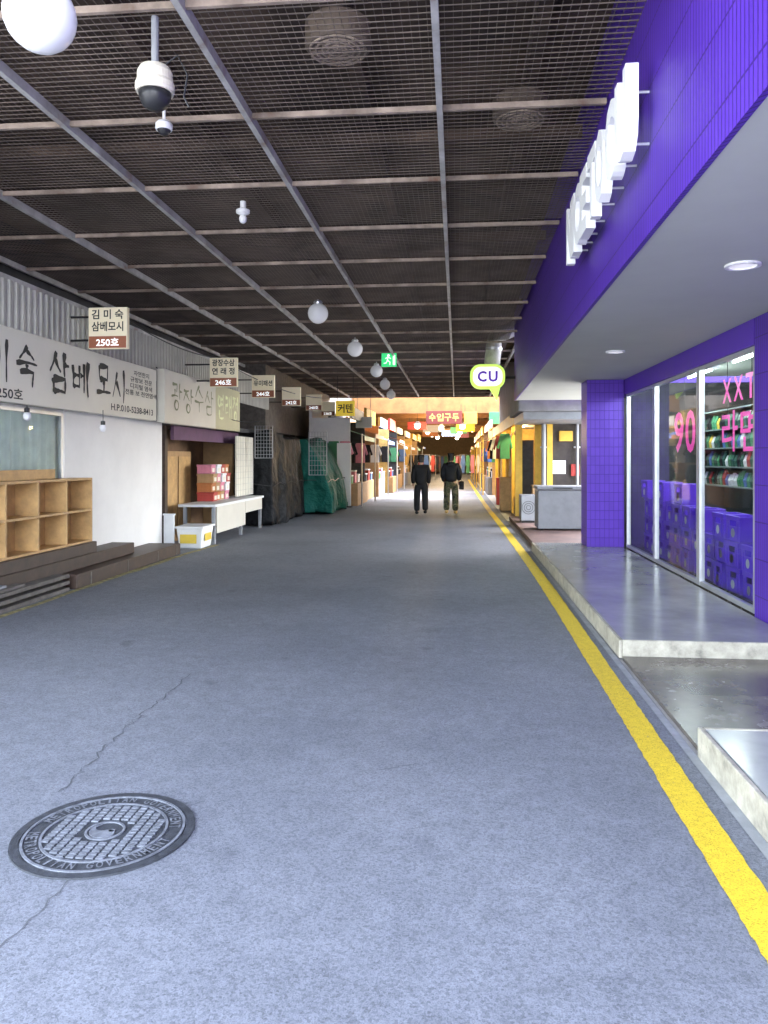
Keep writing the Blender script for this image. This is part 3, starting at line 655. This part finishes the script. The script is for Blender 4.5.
t=thing('shop_sign_board','faded grey and olive sign board, second from the camera','sign',(-4.8,14.3,2.2))
MB().box(-4.9,-4.76,12.2,14.88,2.2,3.08).build('board','signgrey',t,bevel=.008)
MB().box(-4.9,-4.765,14.885,16.6,2.2,3.08).build('board','signolive',t,bevel=.008)
brushword('광장수삼',-4.756,12.45,14.75,2.44,.48,'olive',t,.1)
brushword('연래정',-4.76,14.98,16.5,2.42,.5,'mustard',t,.14)
HS=[((109,328.5),9.9,('김 미 숙','삼베모시'),'250호','beige hanging sign numbered 250 over the white board'),((224,372.5),14.1,('광장수삼','연 래 정'),'246호','beige hanging sign numbered 246'),((263.5,386.5),17.2,('유미패션',),'244호','beige hanging sign numbered 244'),((291.5,396.5),20.8,(),'242호','beige hanging sign numbered 242'),((314,402.5),24.7,(),'240호','beige hanging sign numbered 240'),((328,409),28,(),'238호','farthest beige hanging sign, numbered 238')]
for (px,py),d,lines,num,lb in HS:
    p=at(px,py,d); w=.515; h=.53 if d<16 else .5
    t=thing('hanging_sign',lb,'sign',p,'beige number signs hung along the left shops')
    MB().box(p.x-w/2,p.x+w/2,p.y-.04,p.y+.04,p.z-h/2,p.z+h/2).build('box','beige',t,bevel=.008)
    MB().box(p.x-w/2+.01,p.x+w/2-.01,p.y-.044,p.y-.041,p.z-h/2+.01,p.z-h/2+.16).build('number_band','brown',t)
    n=len(lines)
    for j,l in enumerate(lines):
        MB().text(l,(p.x,p.y-.045,p.z+h/2-.09-.155*j-(.09 if n==1 else 0)),X_,Z_,w=.42,h=.125,off=.022).build('name_lettering','ink',t)
    MB().text(num,(p.x,p.y-.047,p.z-h/2+.085),X_,Z_,w=.3,h=.1,off=.015).build('number_lettering','lightw',t)
    for dz in (.15,-.15): MB().tube([(p.x-w/2,p.y,p.z+dz),(-5.0 if d<20 else -5.3,p.y,p.z+dz)],.015,6).build('bracket','black',t)
t=thing('cubby_shelf','honey coloured wooden cubby shelf standing on the steps of the textile shop','shelf',(-5.05,9,.45))
cy0,cy1=6.6,9.88; n=5; dz0,dz1=.5,1.35
MB().box(-5.16,-5.145,cy0,cy1,dz0,dz1).build('back_board','wood',t)
for k in range(n+1):
    y=cy0+(cy1-cy0)*k/n; MB().box(-5.144,-4.86,y-.014,y+.014,dz0,dz1).build('divider','wood',t)
for k in range(n):
    ya=cy0+(cy1-cy0)*k/n+.015; yb=cy0+(cy1-cy0)*(k+1)/n-.015
    for z in (dz0+.014,(dz0+dz1)/2,dz1-.014): MB().box(-5.144,-4.862,ya,yb,z-.014,z+.014).build('shelf_board','wood',t)
MB().box(-5.17,-5.10,cy0,cy1-.5,dz1+.002,dz1+.12).build('back_rail','wood',t)
t=thing('wooden_steps','dark stained wooden steps in front of the white wall','steps',(-5,10,0))
MB().box(-5.195,-4.64,9.05,12.6,0,.18).build('step','darkwood',t,bevel=.012)
MB().box(-5.195,-4.84,7.0,11.2,.182,.345).build('step','darkwood',t,bevel=.012)
MB().box(-5.195,-4.82,6.5,9.95,.347,.498).build('step','darkwood',t,bevel=.012)
for y in (9.4,10.5,11.6,12.4): MB().box(-4.639,-4.632,y,y+.02,.01,.165).build('batten','greywood',t)
t=thing('pallet_step','weathered grey board step at the left edge beside the dark steps','steps',(-4.95,8,0))
for k in range(3): MB().box(-5.19,-4.68,6.6,8.95,.08*k,.045+.08*k).build('plank','greywood',t,bevel=.006)
t=thing('plank_stack','flat grey plank lying on the left board step','plank',(-4.85,7.5,.21))
MB().box(-4.815,-4.69,6.5,8.0,.208,.24).build('plank','greywood',t,bevel=.006); MB().box(-4.81,-4.72,6.6,7.7,.242,.27).build('slat','metalbox',t,bevel=.005)
for i,(px,py,d,lb) in enumerate(((103,428,10.4,'small pendant bulb in front of the white wall'),(27,416,8.9,'small pendant bulb in front of the shop window at the left edge'))):
    p=at(px,py,d)
    t=thing('pendant_bulb',lb,'lamp',p)
    MB().sphere(p,.045,14,1.2).build('bulb','white',t,smooth=True)
    MB().lathe(p+Z_*.04,[(.03,0),(.03,.05),(.01,.06)],12).build('socket','black',t)
    MB().tube([p+Z_*.09,(p.x,p.y,2.26)],.005,5).build('cord','black',t)
sb=thing('ginseng_shop','open fronted dark shop under the faded grey sign','shop',(-6,15.5,0))
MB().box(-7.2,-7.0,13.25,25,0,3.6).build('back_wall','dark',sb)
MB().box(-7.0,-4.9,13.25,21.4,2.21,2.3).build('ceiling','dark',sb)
MB().box(-5.3,-5.18,13.3,13.42,0,2.2).build('post','darkwood',sb)
MB().box(-7,-5.2,17.5,17.6,0,2.2).build('side_wall','tan',sb)
MB().box(-6.0,-5.9,13.3,17.5,0,2.2).build('inner_panel',mat('inner_panel',(.2,.12,.07),.7,var=.4,scale=2),sb)
MB().box(-5.12,-5.06,13.4,17.5,1.95,2.2).build('valance',mat('violet_valance',(.12,.06,.11),.7),sb)
t=thing('counter_table','low white counter table in front of the dark shop','table',(-4.85,15.8,0))
MB().box(-5.2,-4.48,13.98,17.6,.7,.75).build('table_top','foam',t,bevel=.008)
for (x,y) in ((-4.55,14.1),(-4.55,15.9),(-4.55,17.5),(-5.1,14.1),(-5.1,17.5)): MB().box(x-.03,x+.03,y-.03,y+.03,0,.7).build('leg','boxlid',t)
MB().box(-4.515,-4.5,14.15,16.1,.2,.7).build('front_panel','signgrey',t); MB().box(-4.515,-4.5,16.12,17.5,.45,.7).build('front_panel','signgrey',t)
t=thing('plastic_tub','white plastic tub with yellow side panels standing by the counter table','tub',(-4.74,13.62,0))
def frustum(c,w0,w1,z0,z1):
    x,y=c; vs=[]
    for w,z in ((w0,z0),(w1,z1)):
        vs+=[(x-w[0],y-w[1],z),(x+w[0],y-w[1],z),(x+w[0],y+w[1],z),(x-w[0],y+w[1],z)]
    return MB().add(vs,[(0,3,2,1),(4,5,6,7),(0,1,5,4),(1,2,6,5),(2,3,7,6),(3,0,4,7)])
frustum((-4.74,13.62),(.2,.28),(.24,.32),0,.36).build('body','foam',t,bevel=.02)
frustum((-4.74,13.62),(.262,.342),(.262,.342),.361,.4).build('rim','white',t,bevel=.012)
MB().box(-4.9,-4.6,13.274,13.278,.1,.26).build('printed_panel','yellowbright',t); MB().box(-4.502,-4.498,13.45,13.8,.13,.26).build('printed_panel','yellowbright',t)
t=thing('white_box','tall plain white board box against the end of the white wall','box',(-5,13.25,0))
MB().box(-5.18,-4.99,13.22,13.27,0,.6).build('body','foam',t,bevel=.01); MB().box(-5.19,-4.98,13.21,13.28,.6,.63).build('lid','foam',t)
t=thing('display_cabinet','tan wooden display cabinet at the back of the dark shop','cabinet',(-5.6,14.6,0))
MB().box(-5.85,-5.45,13.8,15.4,0,1.75).build('carcass','tan',t,bevel=.01); MB().box(-5.44,-5.43,13.9,14.55,.1,1.65).build('door','wood',t); MB().box(-5.44,-5.43,14.65,15.3,.1,1.65).build('door','wood',t)
bc=[('red','red'),('tan','tan'),('white','foam'),('orange','orange'),('pink','pink')]
for i in range(16):
    r_,c_=divmod(i,4); cname,mm=bc[(i*3+r_)%5]
    y=15.15+c_*.3; z=.751+r_*.185
    lb='%s gift box, %s row from the counter, %s from the left'%(cname,['bottom','second','third','top'][r_],['first','second','third','fourth'][c_])
    dx=.05*random.random()
    t=thing('gift_box',lb,'box',(-5.0,y,z),'gift boxes stacked on the counter')
    MB().box(-5.19,-4.9+dx,y-.13,y+.13,z,z+.14).build('body',mm,t,bevel=.006)
    MB().box(-5.2,-4.89+dx,y-.138,y+.138,z+.14,z+.182).build('lid',mm,t,bevel=.006)
    MB().box(-4.899+dx,-4.896+dx,y-.07,y+.07,z+.03,z+.11).build('paper_label','signwhite',t)
t=thing('grid_panel','white board with wire grid hung above the counter','panel',(-4.74,17,.8))
MB().box(-4.8,-4.77,16.35,17.7,.78,2.1).build('board','signwhite',t)
q=MB()
for k in range(11): q.box(-4.762,-4.756,16.35+k*.135-.003,16.35+k*.135+.003,.78,2.1)
for k in range(11): q.box(-4.768,-4.763,16.35,17.7,.78+k*.132-.003,.78+k*.132+.003)
q.build('wire_grid','galv',t)
def tarp(name,lb,mm,x0,x1,y0,y1,h,lean,amp,seed,hump):
    rnd=random.Random(seed); ph=[rnd.uniform(0,6.28) for _ in range(8)]
    R=.06; plan=rrect(x1-x0,y1-y0,R,4)
    pts=[]
    for i in range(len(plan)):
        a=Vector((*plan[i],0)); b2=Vector((*plan[(i+1)%len(plan)],0)); n=max(1,int((b2-a).length/.04))
        for k in range(n): pts.append(a.lerp(b2,k/n))
    K=len(pts); rows=44; vs=[];fs=[]
    cx,cy=(x0+x1)/2,(y0+y1)/2
    def tri(x): return abs(((x/6.283)%1)*2-1)*2-1
    for j in range(rows+8):
        if j<=rows:
            t=j/rows; sc=1-.015*t**3; z=h*t
        else:
            t=1; sc=(1-.015)*(1-(j-rows)/7.6); z=h
        for i,p in enumerate(pts):
            u=i*.04
            d=amp*(1.3-t*.9)*(.7*math.sin(u*5.1+ph[0]+.5*t)+.7*tri(u*8.3+ph[1]-.9*t)+.5*math.sin(u*2.2+ph[2]+t*1.2)) + .022*tri(t*11+u*2.7+ph[3])*tri(u*3.3-t*5+ph[6])+.014*tri(u*6.7+t*14+ph[5])
            nn=Vector((p.x/(x1-x0),p.y/(y1-y0),0)).normalized()
            sg=lean*t*t if p.x>0 else 0
            zz=z; hum=hump*(tri(u*1.4+ph[4])+.5*tri(u*3.1+ph[7]))
            if j>=rows: zz+=hum*(1-(j-rows)/8)
            elif t>.4: zz+=hum*(t-.4)/.6
            if j==0: zz=max(0.005,.1+.12*tri(u*3+ph[5]))
            vs.append(Vector((cx+p.x*sc-sg,cy+p.y*sc,zz))+nn*d)
    nr=rows+8
    for j in range(nr-1):
        for i in range(K): fs.append((j*K+i,j*K+(i+1)%K,(j+1)*K+(i+1)%K,(j+1)*K+i))
    fs.append(tuple((nr-1)*K+i for i in range(K)))
    t_=thing(name,lb,'covered stall',(cx,cy,0))
    MB().add(vs,fs).build('cover',mm,t_,smooth=True)
    zz=h*.45
    loop=[Vector((cx+p.x*1.05-(lean*.2 if p.x>0 else 0),cy+p.y*1.01,zz+.03*math.sin(i*.2))) for i,p in enumerate(pts)]+[Vector((cx+pts[0].x*1.05-lean*.2,cy+pts[0].y*1.01,zz))]
    MB().tube(loop,.01,5).build('rope','black',t_)
    return t_
tarp('tarp_stall','market stall wrapped in black tarpaulin','tarpb',-5.4,-4.3,17.8,21.4,2.2,.1,.06,3,.13)
tarp('tarp_stall','market stall wrapped in green tarpaulin','tarpg',-5.3,-3.6,21.8,25.3,2.15,.7,.06,5,.12)
for px,py0,py1,d,lb in ((264,426,458,17.55,'wire rack leaning on the black covered stall'),(318,432,475,21.5,'wire rack beside the green covered stall')):
    a=at(px-9,py0,d); b2=at(px+9,py1,d)
    t=thing('wire_rack',lb,'rack',(a.x,a.y,b2.z))
    MB().tube([(a.x,a.y,b2.z),(a.x,a.y,a.z),(b2.x,a.y,a.z),(b2.x,a.y,b2.z),(a.x,a.y,b2.z)],.013,6).build('frame','boxlid',t)
    q=MB()
    for k in range(1,6): q.tube([(a.x+(b2.x-a.x)*k/6,a.y,a.z),(a.x+(b2.x-a.x)*k/6,a.y,b2.z)],.005,5)
    for k in range(1,9): q.tube([(a.x,a.y,b2.z+(a.z-b2.z)*k/9),(b2.x,a.y,b2.z+(a.z-b2.z)*k/9)],.005,5)
    q.build('wires','boxlid',t)
# ------------------------------------------------------------ far stalls
HF=39.5
t=thing('left_row_building','dark shop row building above the far left stalls','building',(-5.6,32,0))
MB().box(-6.2,-5.4,21.4,HF,2.4,6).build('wall','greywood',t)
MB().box(-6.2,-5.42,25.45,HF,0,2.39).build('lower_wall','dark',t)
spec=[('L',25.8,-3.5,'green','foam'),('L',29.1,-3.4,'orange','dark'),('L',32.4,-3.2,'blue','tan'),('L',36,-3.1,'red','yellowwall'),('L',41,-3.1,'foam','dark'),('L',47,-3.1,'pink','tan'),('L',53,-3.0,'green','yellowwall'),('L',60,-3.0,'blue','tan'),
      ('R',34.4,1.45,'yellow','tan'),('R',38.5,1.45,'red','yellowwall'),('R',43.5,1.4,'foam','tan'),('R',48.5,1.4,'orange','yellowwall'),('R',54,1.4,'green','tan'),('R',60,1.4,'pink','yellowwall')]
GC=['black','navy','red','blue','green','pink','white']
gmat={'black':'blackcloth','navy':'navycloth','red':'red','blue':'blue','green':'green','pink':'pink','white':'foam'}
ord_=['first','second','third','fourth','fifth','sixth','seventh','eighth']
cnt={'L':0,'R':0}
for sd,y,x,aw,wl in spec:
    sgn=-1 if sd=='L' else 1; ln=3.2 if y<45 else 4.5
    side='left' if sd=='L' else 'right'; o_=ord_[cnt[sd]]; cnt[sd]+=1
    cl={'green':'green','orange':'orange','blue':'blue','red':'red','foam':'white','pink':'pink','yellow':'yellow'}[aw]
    t=thing('market_stall','%s distant market stall on the %s with a %s awning'%(o_,side,cl),'market stall',(x,y,0))
    a,b2=sorted((x+sgn*1.4,x+sgn*1.5)); MB().box(a,b2,y,y+ln,0,3.4).build('back_wall',wl,t)
    a,b2=sorted((x+sgn*.1,x+sgn*1.39))
    MB().box(a,b2,y,y+.08,0,3.0).build('side_wall',wl,t)
    cw=random.uniform(-.12,.15)
    a,b2=sorted((x-sgn*cw,x+sgn*.9)); MB().box(a,b2,y+.2,y+ln-.2,.0,.75).build('counter','tan' if wl!='tan' else 'metalbox',t,bevel=.01)
    az_=random.uniform(-.15,.15); ax_=random.uniform(.2,.55)
    MB().add([(x-sgn*ax_,y,2.45+az_),(x+sgn*1.3,y,2.95),(x+sgn*1.3,y+ln,2.95),(x-sgn*ax_,y+ln,2.45+az_),(x-sgn*ax_,y,2.3+az_),(x-sgn*ax_,y+ln,2.3+az_)],[(0,1,2,3),(0,3,5,4)]).build('awning',aw,t)
    a,b2=sorted((x+sgn*.02,x+sgn*.12)); MB().box(a,b2,y,y+ln,2.98,3.45+az_).build('sign_board',random.choice(['signgrey','yellow','beige','red']),t)
    MB().tube([(x-sgn*.3,y+.05,0),(x-sgn*.3,y+.05,2.45)],.03,6).build('post','yellow' if sd=='R' else 'steel',t)
    if y<50:
        for k in range(3):
            cname=random.choice(GC); zt=2.2
            xx=x+sgn*(.25+.38*k)
            MB().prism(GP,(xx,y-.1-.03*k,zt),X_,Z_,.05).build('hanging_garment',gmat[cname],None,'%s garment hung %s along the %s distant stall on the %s'%(cname,ord_[k],o_,side),'garment','garments hung on the far stalls',bevel=.01)
        for k in range(3):
            yy=y+.6+k*.9; cname=GC[(k+int(y))%7]
            xx=x+sgn*.35
            q=thing('goods_box','%s goods box %s on the counter of the %s distant stall on the %s'%(cname,ord_[k],o_,side),'box',(xx,yy,.75),'boxes on the far stall counters')
            MB().box(xx-.25,xx+.25,yy-.25,yy+.25,.752,1.0+.15*(k%2)).build('body',gmat[cname],q,bevel=.01)
            MB().box(xx-.26,xx+.26,yy-.26,yy+.26,1.0+.15*(k%2),1.05+.15*(k%2)).build('lid','foam',q)
for i,(x,y) in enumerate(((-2.5,50.5),(.9,52.5),(-2.3,58),(.7,64),(-2.2,68),(-1.6,76),(.2,78))):
    t=thing('garment_rack','%s standing garment rack in the far hall counting from the camera'%ord_[i],'clothes rack',(x,y,0),'garment racks in the far hall')
    MB().tube([(x-.7,y,0),(x-.7,y,1.9),(x+.7,y,1.9),(x+.7,y,0)],.025,6).build('frame','steel',t)
    for k in range(4):
        MB().prism([(a*.6,b2*1.6) for a,b2 in GP],(x-.5+.33*k,y-.02*k,1.85),X_,Z_,.06).build('garment',gmat[GC[(i*3+k)%7]],t)
w0=at(337,443,25.6);w1=at(351,493,25.6)
t=thing('white_panel','tall white panel standing past the green covered stall','panel',((w0.x+w1.x)/2,w0.y,0))
MB().box(w0.x,w1.x,w0.y,w0.y+.06,.04,w0.z).build('panel','white',t); MB().box(w0.x-.03,w1.x+.03,w0.y-.1,w0.y+.12,0,.04).build('base','black',t)
def boxsign(name,lb,px0,px1,py0,py1,d,mm,tx,tm,hang=4.22):
    a=at(px0,py0,d);b2=at(px1,py1,d); t=thing(name,lb,'sign',((a.x+b2.x)/2,a.y,b2.z))
    MB().box(a.x,b2.x,a.y-.05,a.y+.05,b2.z,a.z).build('panel',mm,t,bevel=.01)
    n=max(1,len(tx))
    for i,ch in enumerate(tx):
        MB().text(ch,(a.x+(b2.x-a.x)*(.5+(i-(n-1)/2)*.86/n),a.y-.055,(a.z+b2.z)/2),X_,Z_,w=(b2.x-a.x)*.74/n,h=(a.z-b2.z)*.6,off=.02).build('lettering',tm,t)
    for x in (a.x+.05,b2.x-.05): MB().tube([(x,a.y,a.z),(x,a.y,hang)],.01,5).build('hanger','black',t)
boxsign('curtain_sign','small yellow sign with dark lettering over the left stalls',336,355,401,416,24.2,'signyellow','커텐','ink')
boxsign('banner_sign','small red brown banner with gold lettering across the far street',426,462,411,424,38,'banner','수입구두','yellowlit',4.3)
boxsign('banner_sign','small plain yellow banner beside the red brown banner',464,477,412,424,38.2,'yellow','','brown',4.3)
boxsign('box_sign','plain white sign under the globe lamps over the left stalls',356,372,417,428,28.6,'foam','','blue')
boxsign('box_sign','small plain green sign over the far right stalls',489,500,412,424,36,'green','','lightw',3.5)
for i,(x,y,z,mm,cl) in enumerate(((-2.3,44.5,3.5,'red','red'),(.5,45.5,3.4,'yellowbright','yellow'),(-1.6,49,3.5,'foam','white'),(.1,52,3.5,'green','green'),(-1.9,55,3.4,'orange','orange'),(-.6,58,3.5,'blue','blue'),(.4,62,3.5,'pink','pink'))):
    t=thing('hall_sign','plain %s signboard hung under the roof of the far hall'%cl,'sign',(x,y,z))
    MB().box(x-.55,x+.55,y-.04,y+.04,z-.2,z+.25).build('panel',mm,t,bevel=.01)
    for dx in (-.45,.45): MB().tube([(x+dx,y,z+.25),(x+dx,y,4.3)],.012,5).build('hanger','black',t)
hl=thing('arcade_hall','far covered market hall with orange brown front beam','market hall',(-1,HF,0))
MB().box(-6,4,HF,HF+.4,3.95,6.4).build('front_beam','beigegate',hl)
MB().box(-6,4,HF+.4,95,4.3,4.5).build('roof',mat('hall_roof',(.3,.19,.1),.9,var=.4,scale=1),hl)
MB().box(-6,4,94.8,95,0,4.3).build('end_wall','tan',hl)
MB().box(-6,-5.8,HF+.4,94.8,0,4.3).build('side_wall','dark',hl); MB().box(3.8,4,HF+.4,94.8,0,4.3).build('side_wall','dark',hl)
for y in (44,48,54,60,67,75,84): MB().box(-5.8,3.8,y,y+.25,3.95,4.28).build('roof_beam','beigegate',hl)
LP=[(-2.1,41),(0.3,42),(-.9,44.6),(.9,46),(-1.9,50),(.2,51),(-1.8,56),(.1,57),(-1.6,63),(0,64)]
for i,(x,y) in enumerate(LP):
    t=thing('pendant_lamp','%s lit pendant lamp counting away along the %s of the far hall'%(ord_[i//2],'left' if i%2==0 else 'right'),'lamp',(x,y,3.4),'lit pendant lamps in the far hall')
    MB().sphere((x,y,3.35),.15,12).build('bulb','bulb',t,smooth=True)
    MB().lathe((x,y,3.5),[(.22,-.04),(.08,.1),(.0,.11)],14).build('shade','white',t)
    MB().tube([(x,y,3.58),(x,y,4.3)],.01,5).build('cord','black',t)
def plight(x,y,z,e,col,r=.15):
    l=bpy.data.lights.new('lamp_light','POINT'); l.energy=e; l.color=col; l.shadow_soft_size=r
    o=bpy.data.objects.new('lamp_light',l); o.location=(x,y,z); C.objects.link(o)
for x,y in ((-.9,43.5),(-.8,50),(-.8,57),(-.8,65),(-.8,77)): plight(x,y,3.0,650,(1,.78,.48))
for y in (22,26.5,31): plight(2.4,y,2.6,280,(1,.75,.35))
for y in (8.2,10.2,12.2): plight(3.5,y,2.75,90,(.92,1,.96))
for i,(a,b2,sag,lb) in enumerate((((-4.6,9.9,3.6),(-4.5,14.1,3.5),.12,'thin black cable sagging between the first two hanging signs'),((-4.5,14.1,3.5),(-4.2,26,3.7),.25,'long thin black cable sagging along the left shops'),((-4.9,12.2,3.1),(-4.7,18,2.5),.3,'thin black cable drooping over the grey sign'))):
    a=Vector(a);b2=Vector(b2)
    MB().tube([a.lerp(b2,k/16)-Z_*sag*4*(k/16)*(1-k/16) for k in range(17)],.01,5).build('hanging_cable','black',None,lb,'cable')
# ------------------------------------------------------------ people
def skin(name,chains,mm,parent,sub=2):
    verts=[];edges=[];rad=[];roots=[]
    for ch in chains:
        base=len(verts); roots.append(base+ch.get('root',0))
        for (p,r) in ch['v']: verts.append(p); rad.append(r)
        for e in ch['e']: edges.append((e[0]+base,e[1]+base))
    me=bpy.data.meshes.new(name); me.from_pydata(verts,edges,[])
    o=bpy.data.objects.new(name,me); C.objects.link(o)
    sk=o.modifiers.new('skin','SKIN'); sk.use_smooth_shade=True
    d=me.skin_vertices[0].data
    for i,rr in enumerate(rad):
        d[i].radius=rr if isinstance(rr,tuple) else (rr,rr); d[i].use_root=(i in roots)
    ss=o.modifiers.new('sub','SUBSURF'); ss.levels=sub; ss.render_levels=sub
    dg=bpy.context.evaluated_depsgraph_get(); dg.update()
    nm=bpy.data.meshes.new_from_object(o.evaluated_get(dg))
    o.modifiers.clear(); o.data=nm; nm.materials.clear(); nm.materials.append(M[mm])
    for p in nm.polygons: p.use_smooth=True
    o.parent=parent; WL[o.name]=WL[parent.name]; return o
def line(n): return [(i,i+1) for i in range(n-1)]
def person(lb,loc,rz,k,jm,tm,sm,pose,hood,coat):
    t=thing('person',lb,'person',loc)
    lk,rk=pose['knee']; la,ra=pose['ank']; le,re_=pose['elb']; lw,rw=pose['wri']
    V=[((0,0,.93),.115),((0,0,1.08),.105),((0,.01,1.27),.125),((0,0,1.40),.07),((0,.01,1.46),.05),((0,.025,1.54),.072),((0,.02,1.62),.078),((0,.01,1.67),.05)]
    E=[(0,1),(1,2),(2,3),(3,4),(4,5),(5,6),(6,7)]
    for sx,kn,an,el,wr in ((-1,lk,la,le,lw),(1,rk,ra,re_,rw)):
        b0=len(V)
        V+=[((sx*.09,0,.88),.085),((sx*.1,kn[0],kn[1]),.056),((sx*.1,an[0],an[1]),.038),((sx*.11,an[0]+.13,max(.03,an[1]-.05)),.03)]
        E+=[(0,b0),(b0,b0+1),(b0+1,b0+2),(b0+2,b0+3)]
        b0=len(V)
        V+=[((sx*.17,0,1.37),.055),((sx*el[0],el[1],el[2]),.042),((sx*wr[0],wr[1],wr[2]),.028),((sx*wr[0],wr[1]+.015,wr[2]-.07),.032)]
        E+=[(2,b0),(b0,b0+1),(b0+1,b0+2),(b0+2,b0+3)]
    ch=[{'v':V,'e':E,'root':0}]
    for sx,wr in ((-1,lw),(1,rw)):
        px,py,pz=sx*wr[0],wr[1]+.015,wr[2]-.08
        for i,l in enumerate((.075,.085,.08,.062)):
            yy=py+.03-.02*i
            ch.append({'v':[((px,yy,pz),.009),((px-sx*.006,yy,pz-l*.45),.0085),((px-sx*.02,yy,pz-l),.007)],'e':line(3)})
        ch.append({'v':[((px-sx*.01,py+.025,pz+.03),.011),((px-sx*.025,py+.05,pz+.0),.010),((px-sx*.03,py+.055,pz-.03),.008)],'e':line(3)})
    ch.append({'v':[((0,.095,1.565),.012),((0,.112,1.545),.014)],'e':line(2)})
    for sx in (-1,1): ch.append({'v':[((sx*.078,.02,1.575),.014),((sx*.08,.012,1.54),.01)],'e':line(2)})
    skin('body',ch,'skin',t)
    for sx in (-1,1): MB().sphere((loc[0]+sx*.03,loc[1]+.094,loc[2]+1.585),.009,8).build('eye','black',t)
    MB().obox((loc[0],loc[1]+.097,loc[2]+1.515),X_,Y_,Z_,.045,.008,.008).build('mouth','brown',t)
    V=[((0,0,.98),.14),((0,0,.9),.145)];E=[(0,1)]
    for sx,kn,an in ((-1,lk,la),(1,rk,ra)):
        b0=len(V); V+=[((sx*.1,0,.82),.12),((sx*.115,kn[0],kn[1]),.1),((sx*.115,an[0],an[1]+.0),.09)]; E+=[(1,b0),(b0,b0+1),(b0+1,b0+2)]
    skin('trousers',[{'v':V,'e':E,'root':1}],tm,t)
    V=[((0,0,coat),.19),((0,0,1.06),.18),((0,.01,1.27),.185),((0,0,1.41),.1)];E=[(0,1),(1,2),(2,3)]
    for sx,el,wr in ((-1,le,lw),(1,re_,rw)):
        b0=len(V); V+=[((sx*.18,0,1.36),.095),((sx*el[0],el[1],el[2]),.085),((sx*wr[0],wr[1],wr[2]-.01),.06)]; E+=[(2,b0),(b0,b0+1),(b0+1,b0+2)]
    skin('jacket',[{'v':V,'e':E,'root':2}],jm,t)
    for sx,an in ((-1,la),(1,ra)):
        z=an[1]-.08
        skin('shoe',[{'v':[((sx*.11,an[0]-.06,z+.06),.055),((sx*.115,an[0]+.05,z+.055),.057),((sx*.12,an[0]+.16,z+.045),.045)],'e':line(3)}],sm,t)
    skin('hair',[{'v':[((0,-.02,1.50),.078),((0,-.015,1.6),.094),((0,.01,1.675),.068)],'e':line(3),'root':1}],'hair',t)
    if hood: skin('hood',[{'v':[((-.11,-.07,1.4),.06),((0,-.13,1.42),.08),((.11,-.07,1.4),.06)],'e':line(3),'root':1}],jm,t)
    t.rotation_euler=(0,0,rz); t.scale=(k,k,k); return t
p1=at(421,515,22.1); p2=at(451,515,22.2)
person('person in black clothes walking on the left of the pair',(p1.x,p1.y,0),.1,1.0,'blackcloth','blackcloth','blackcloth',
  dict(knee=((.06,.49),(-.02,.5)),ank=((.02,.09),(-.14,.12)),elb=((.22,-.03,1.12),(.22,-.04,1.12)),wri=((.22,.08,.9),(.22,.06,.9))),False,.8)
person('person in dark hooded jacket and camouflage trousers walking on the right',(p2.x,p2.y,0),-.1,1.03,'navycloth','camo','shoe_tan',
  dict(knee=((-.02,.5),(.08,.49)),ank=((-.12,.11),(.06,.09)),elb=((.23,-.04,1.13),(.25,-.03,1.12)),wri=((.2,.1,.92),(.2,.16,.97))),True,.88)
bg=Vector((p2.x+.3,p2.y+.1,.72))
t=thing('shoulder_bag','black bag carried at the right hip of the person in camouflage trousers','bag',bg)
MB().box(bg.x-.07,bg.x+.07,bg.y-.14,bg.y+.14,bg.z,bg.z+.24).build('bag_body','blackcloth',t,bevel=.03)
MB().tube([bg+Vector((0,-.1,.23)),bg+Vector((-.02,-.05,.36)),bg+Vector((-.02,.05,.36)),bg+Vector((0,.1,.23))],.01,6).build('strap','blackcloth',t)
t=thing('left_block','plain grey building block above the left shops','building',(-12,10,0))
MB().box(-16,-7.25,4,30,0,6.4).build('wall','concrete',t); MB().box(-16.1,-7.22,3.9,30.1,6.4,6.6).build('parapet','corr',t)
# ------------------------------------------------------------ light
W=bpy.data.worlds.new('World'); S.world=W; W.use_nodes=True; nt=W.node_tree
sk=nt.nodes.new('ShaderNodeTexSky'); sk.sky_type='NISHITA'; sk.sun_disc=False
el,az=math.radians(52),math.radians(55)
sk.sun_elevation=el; sk.sun_rotation=az; sk.air_density=1.0; sk.dust_density=2.0
hs=nt.nodes.new('ShaderNodeHueSaturation'); hs.inputs['Saturation'].default_value=.5; nt.links.new(sk.outputs[0],hs.inputs['Color'])
bgn=nt.nodes['Background']; bgn.inputs[1].default_value=3.6; nt.links.new(hs.outputs[0],bgn.inputs[0])
sl=bpy.data.lights.new('sun','SUN'); sl.energy=4; sl.angle=math.radians(.5); sl.color=(1,.95,.86)
so=bpy.data.objects.new('sun',sl); C.objects.link(so)
v=Vector((math.sin(az)*math.cos(el),math.cos(az)*math.cos(el),math.sin(el)))
so.rotation_euler=v.to_track_quat('Z','Y').to_euler(); so.location=(10,-10,30)
# ------------------------------------------------------------ camera
cam=bpy.data.cameras.new('camera'); co=bpy.data.objects.new('camera',cam); C.objects.link(co)
co.location=(0,0,H); co.rotation_euler=(math.radians(90),0,PSI)
cam.sensor_width=36; cam.sensor_fit='AUTO'; cam.lens=F/1024*36; cam.shift_y=-(512-HY)/1024; cam.clip_end=1000; cam.clip_start=.05
S.camera=co
S.view_settings.view_transform='Standard'; S.view_settings.look='None'; S.view_settings.exposure=0
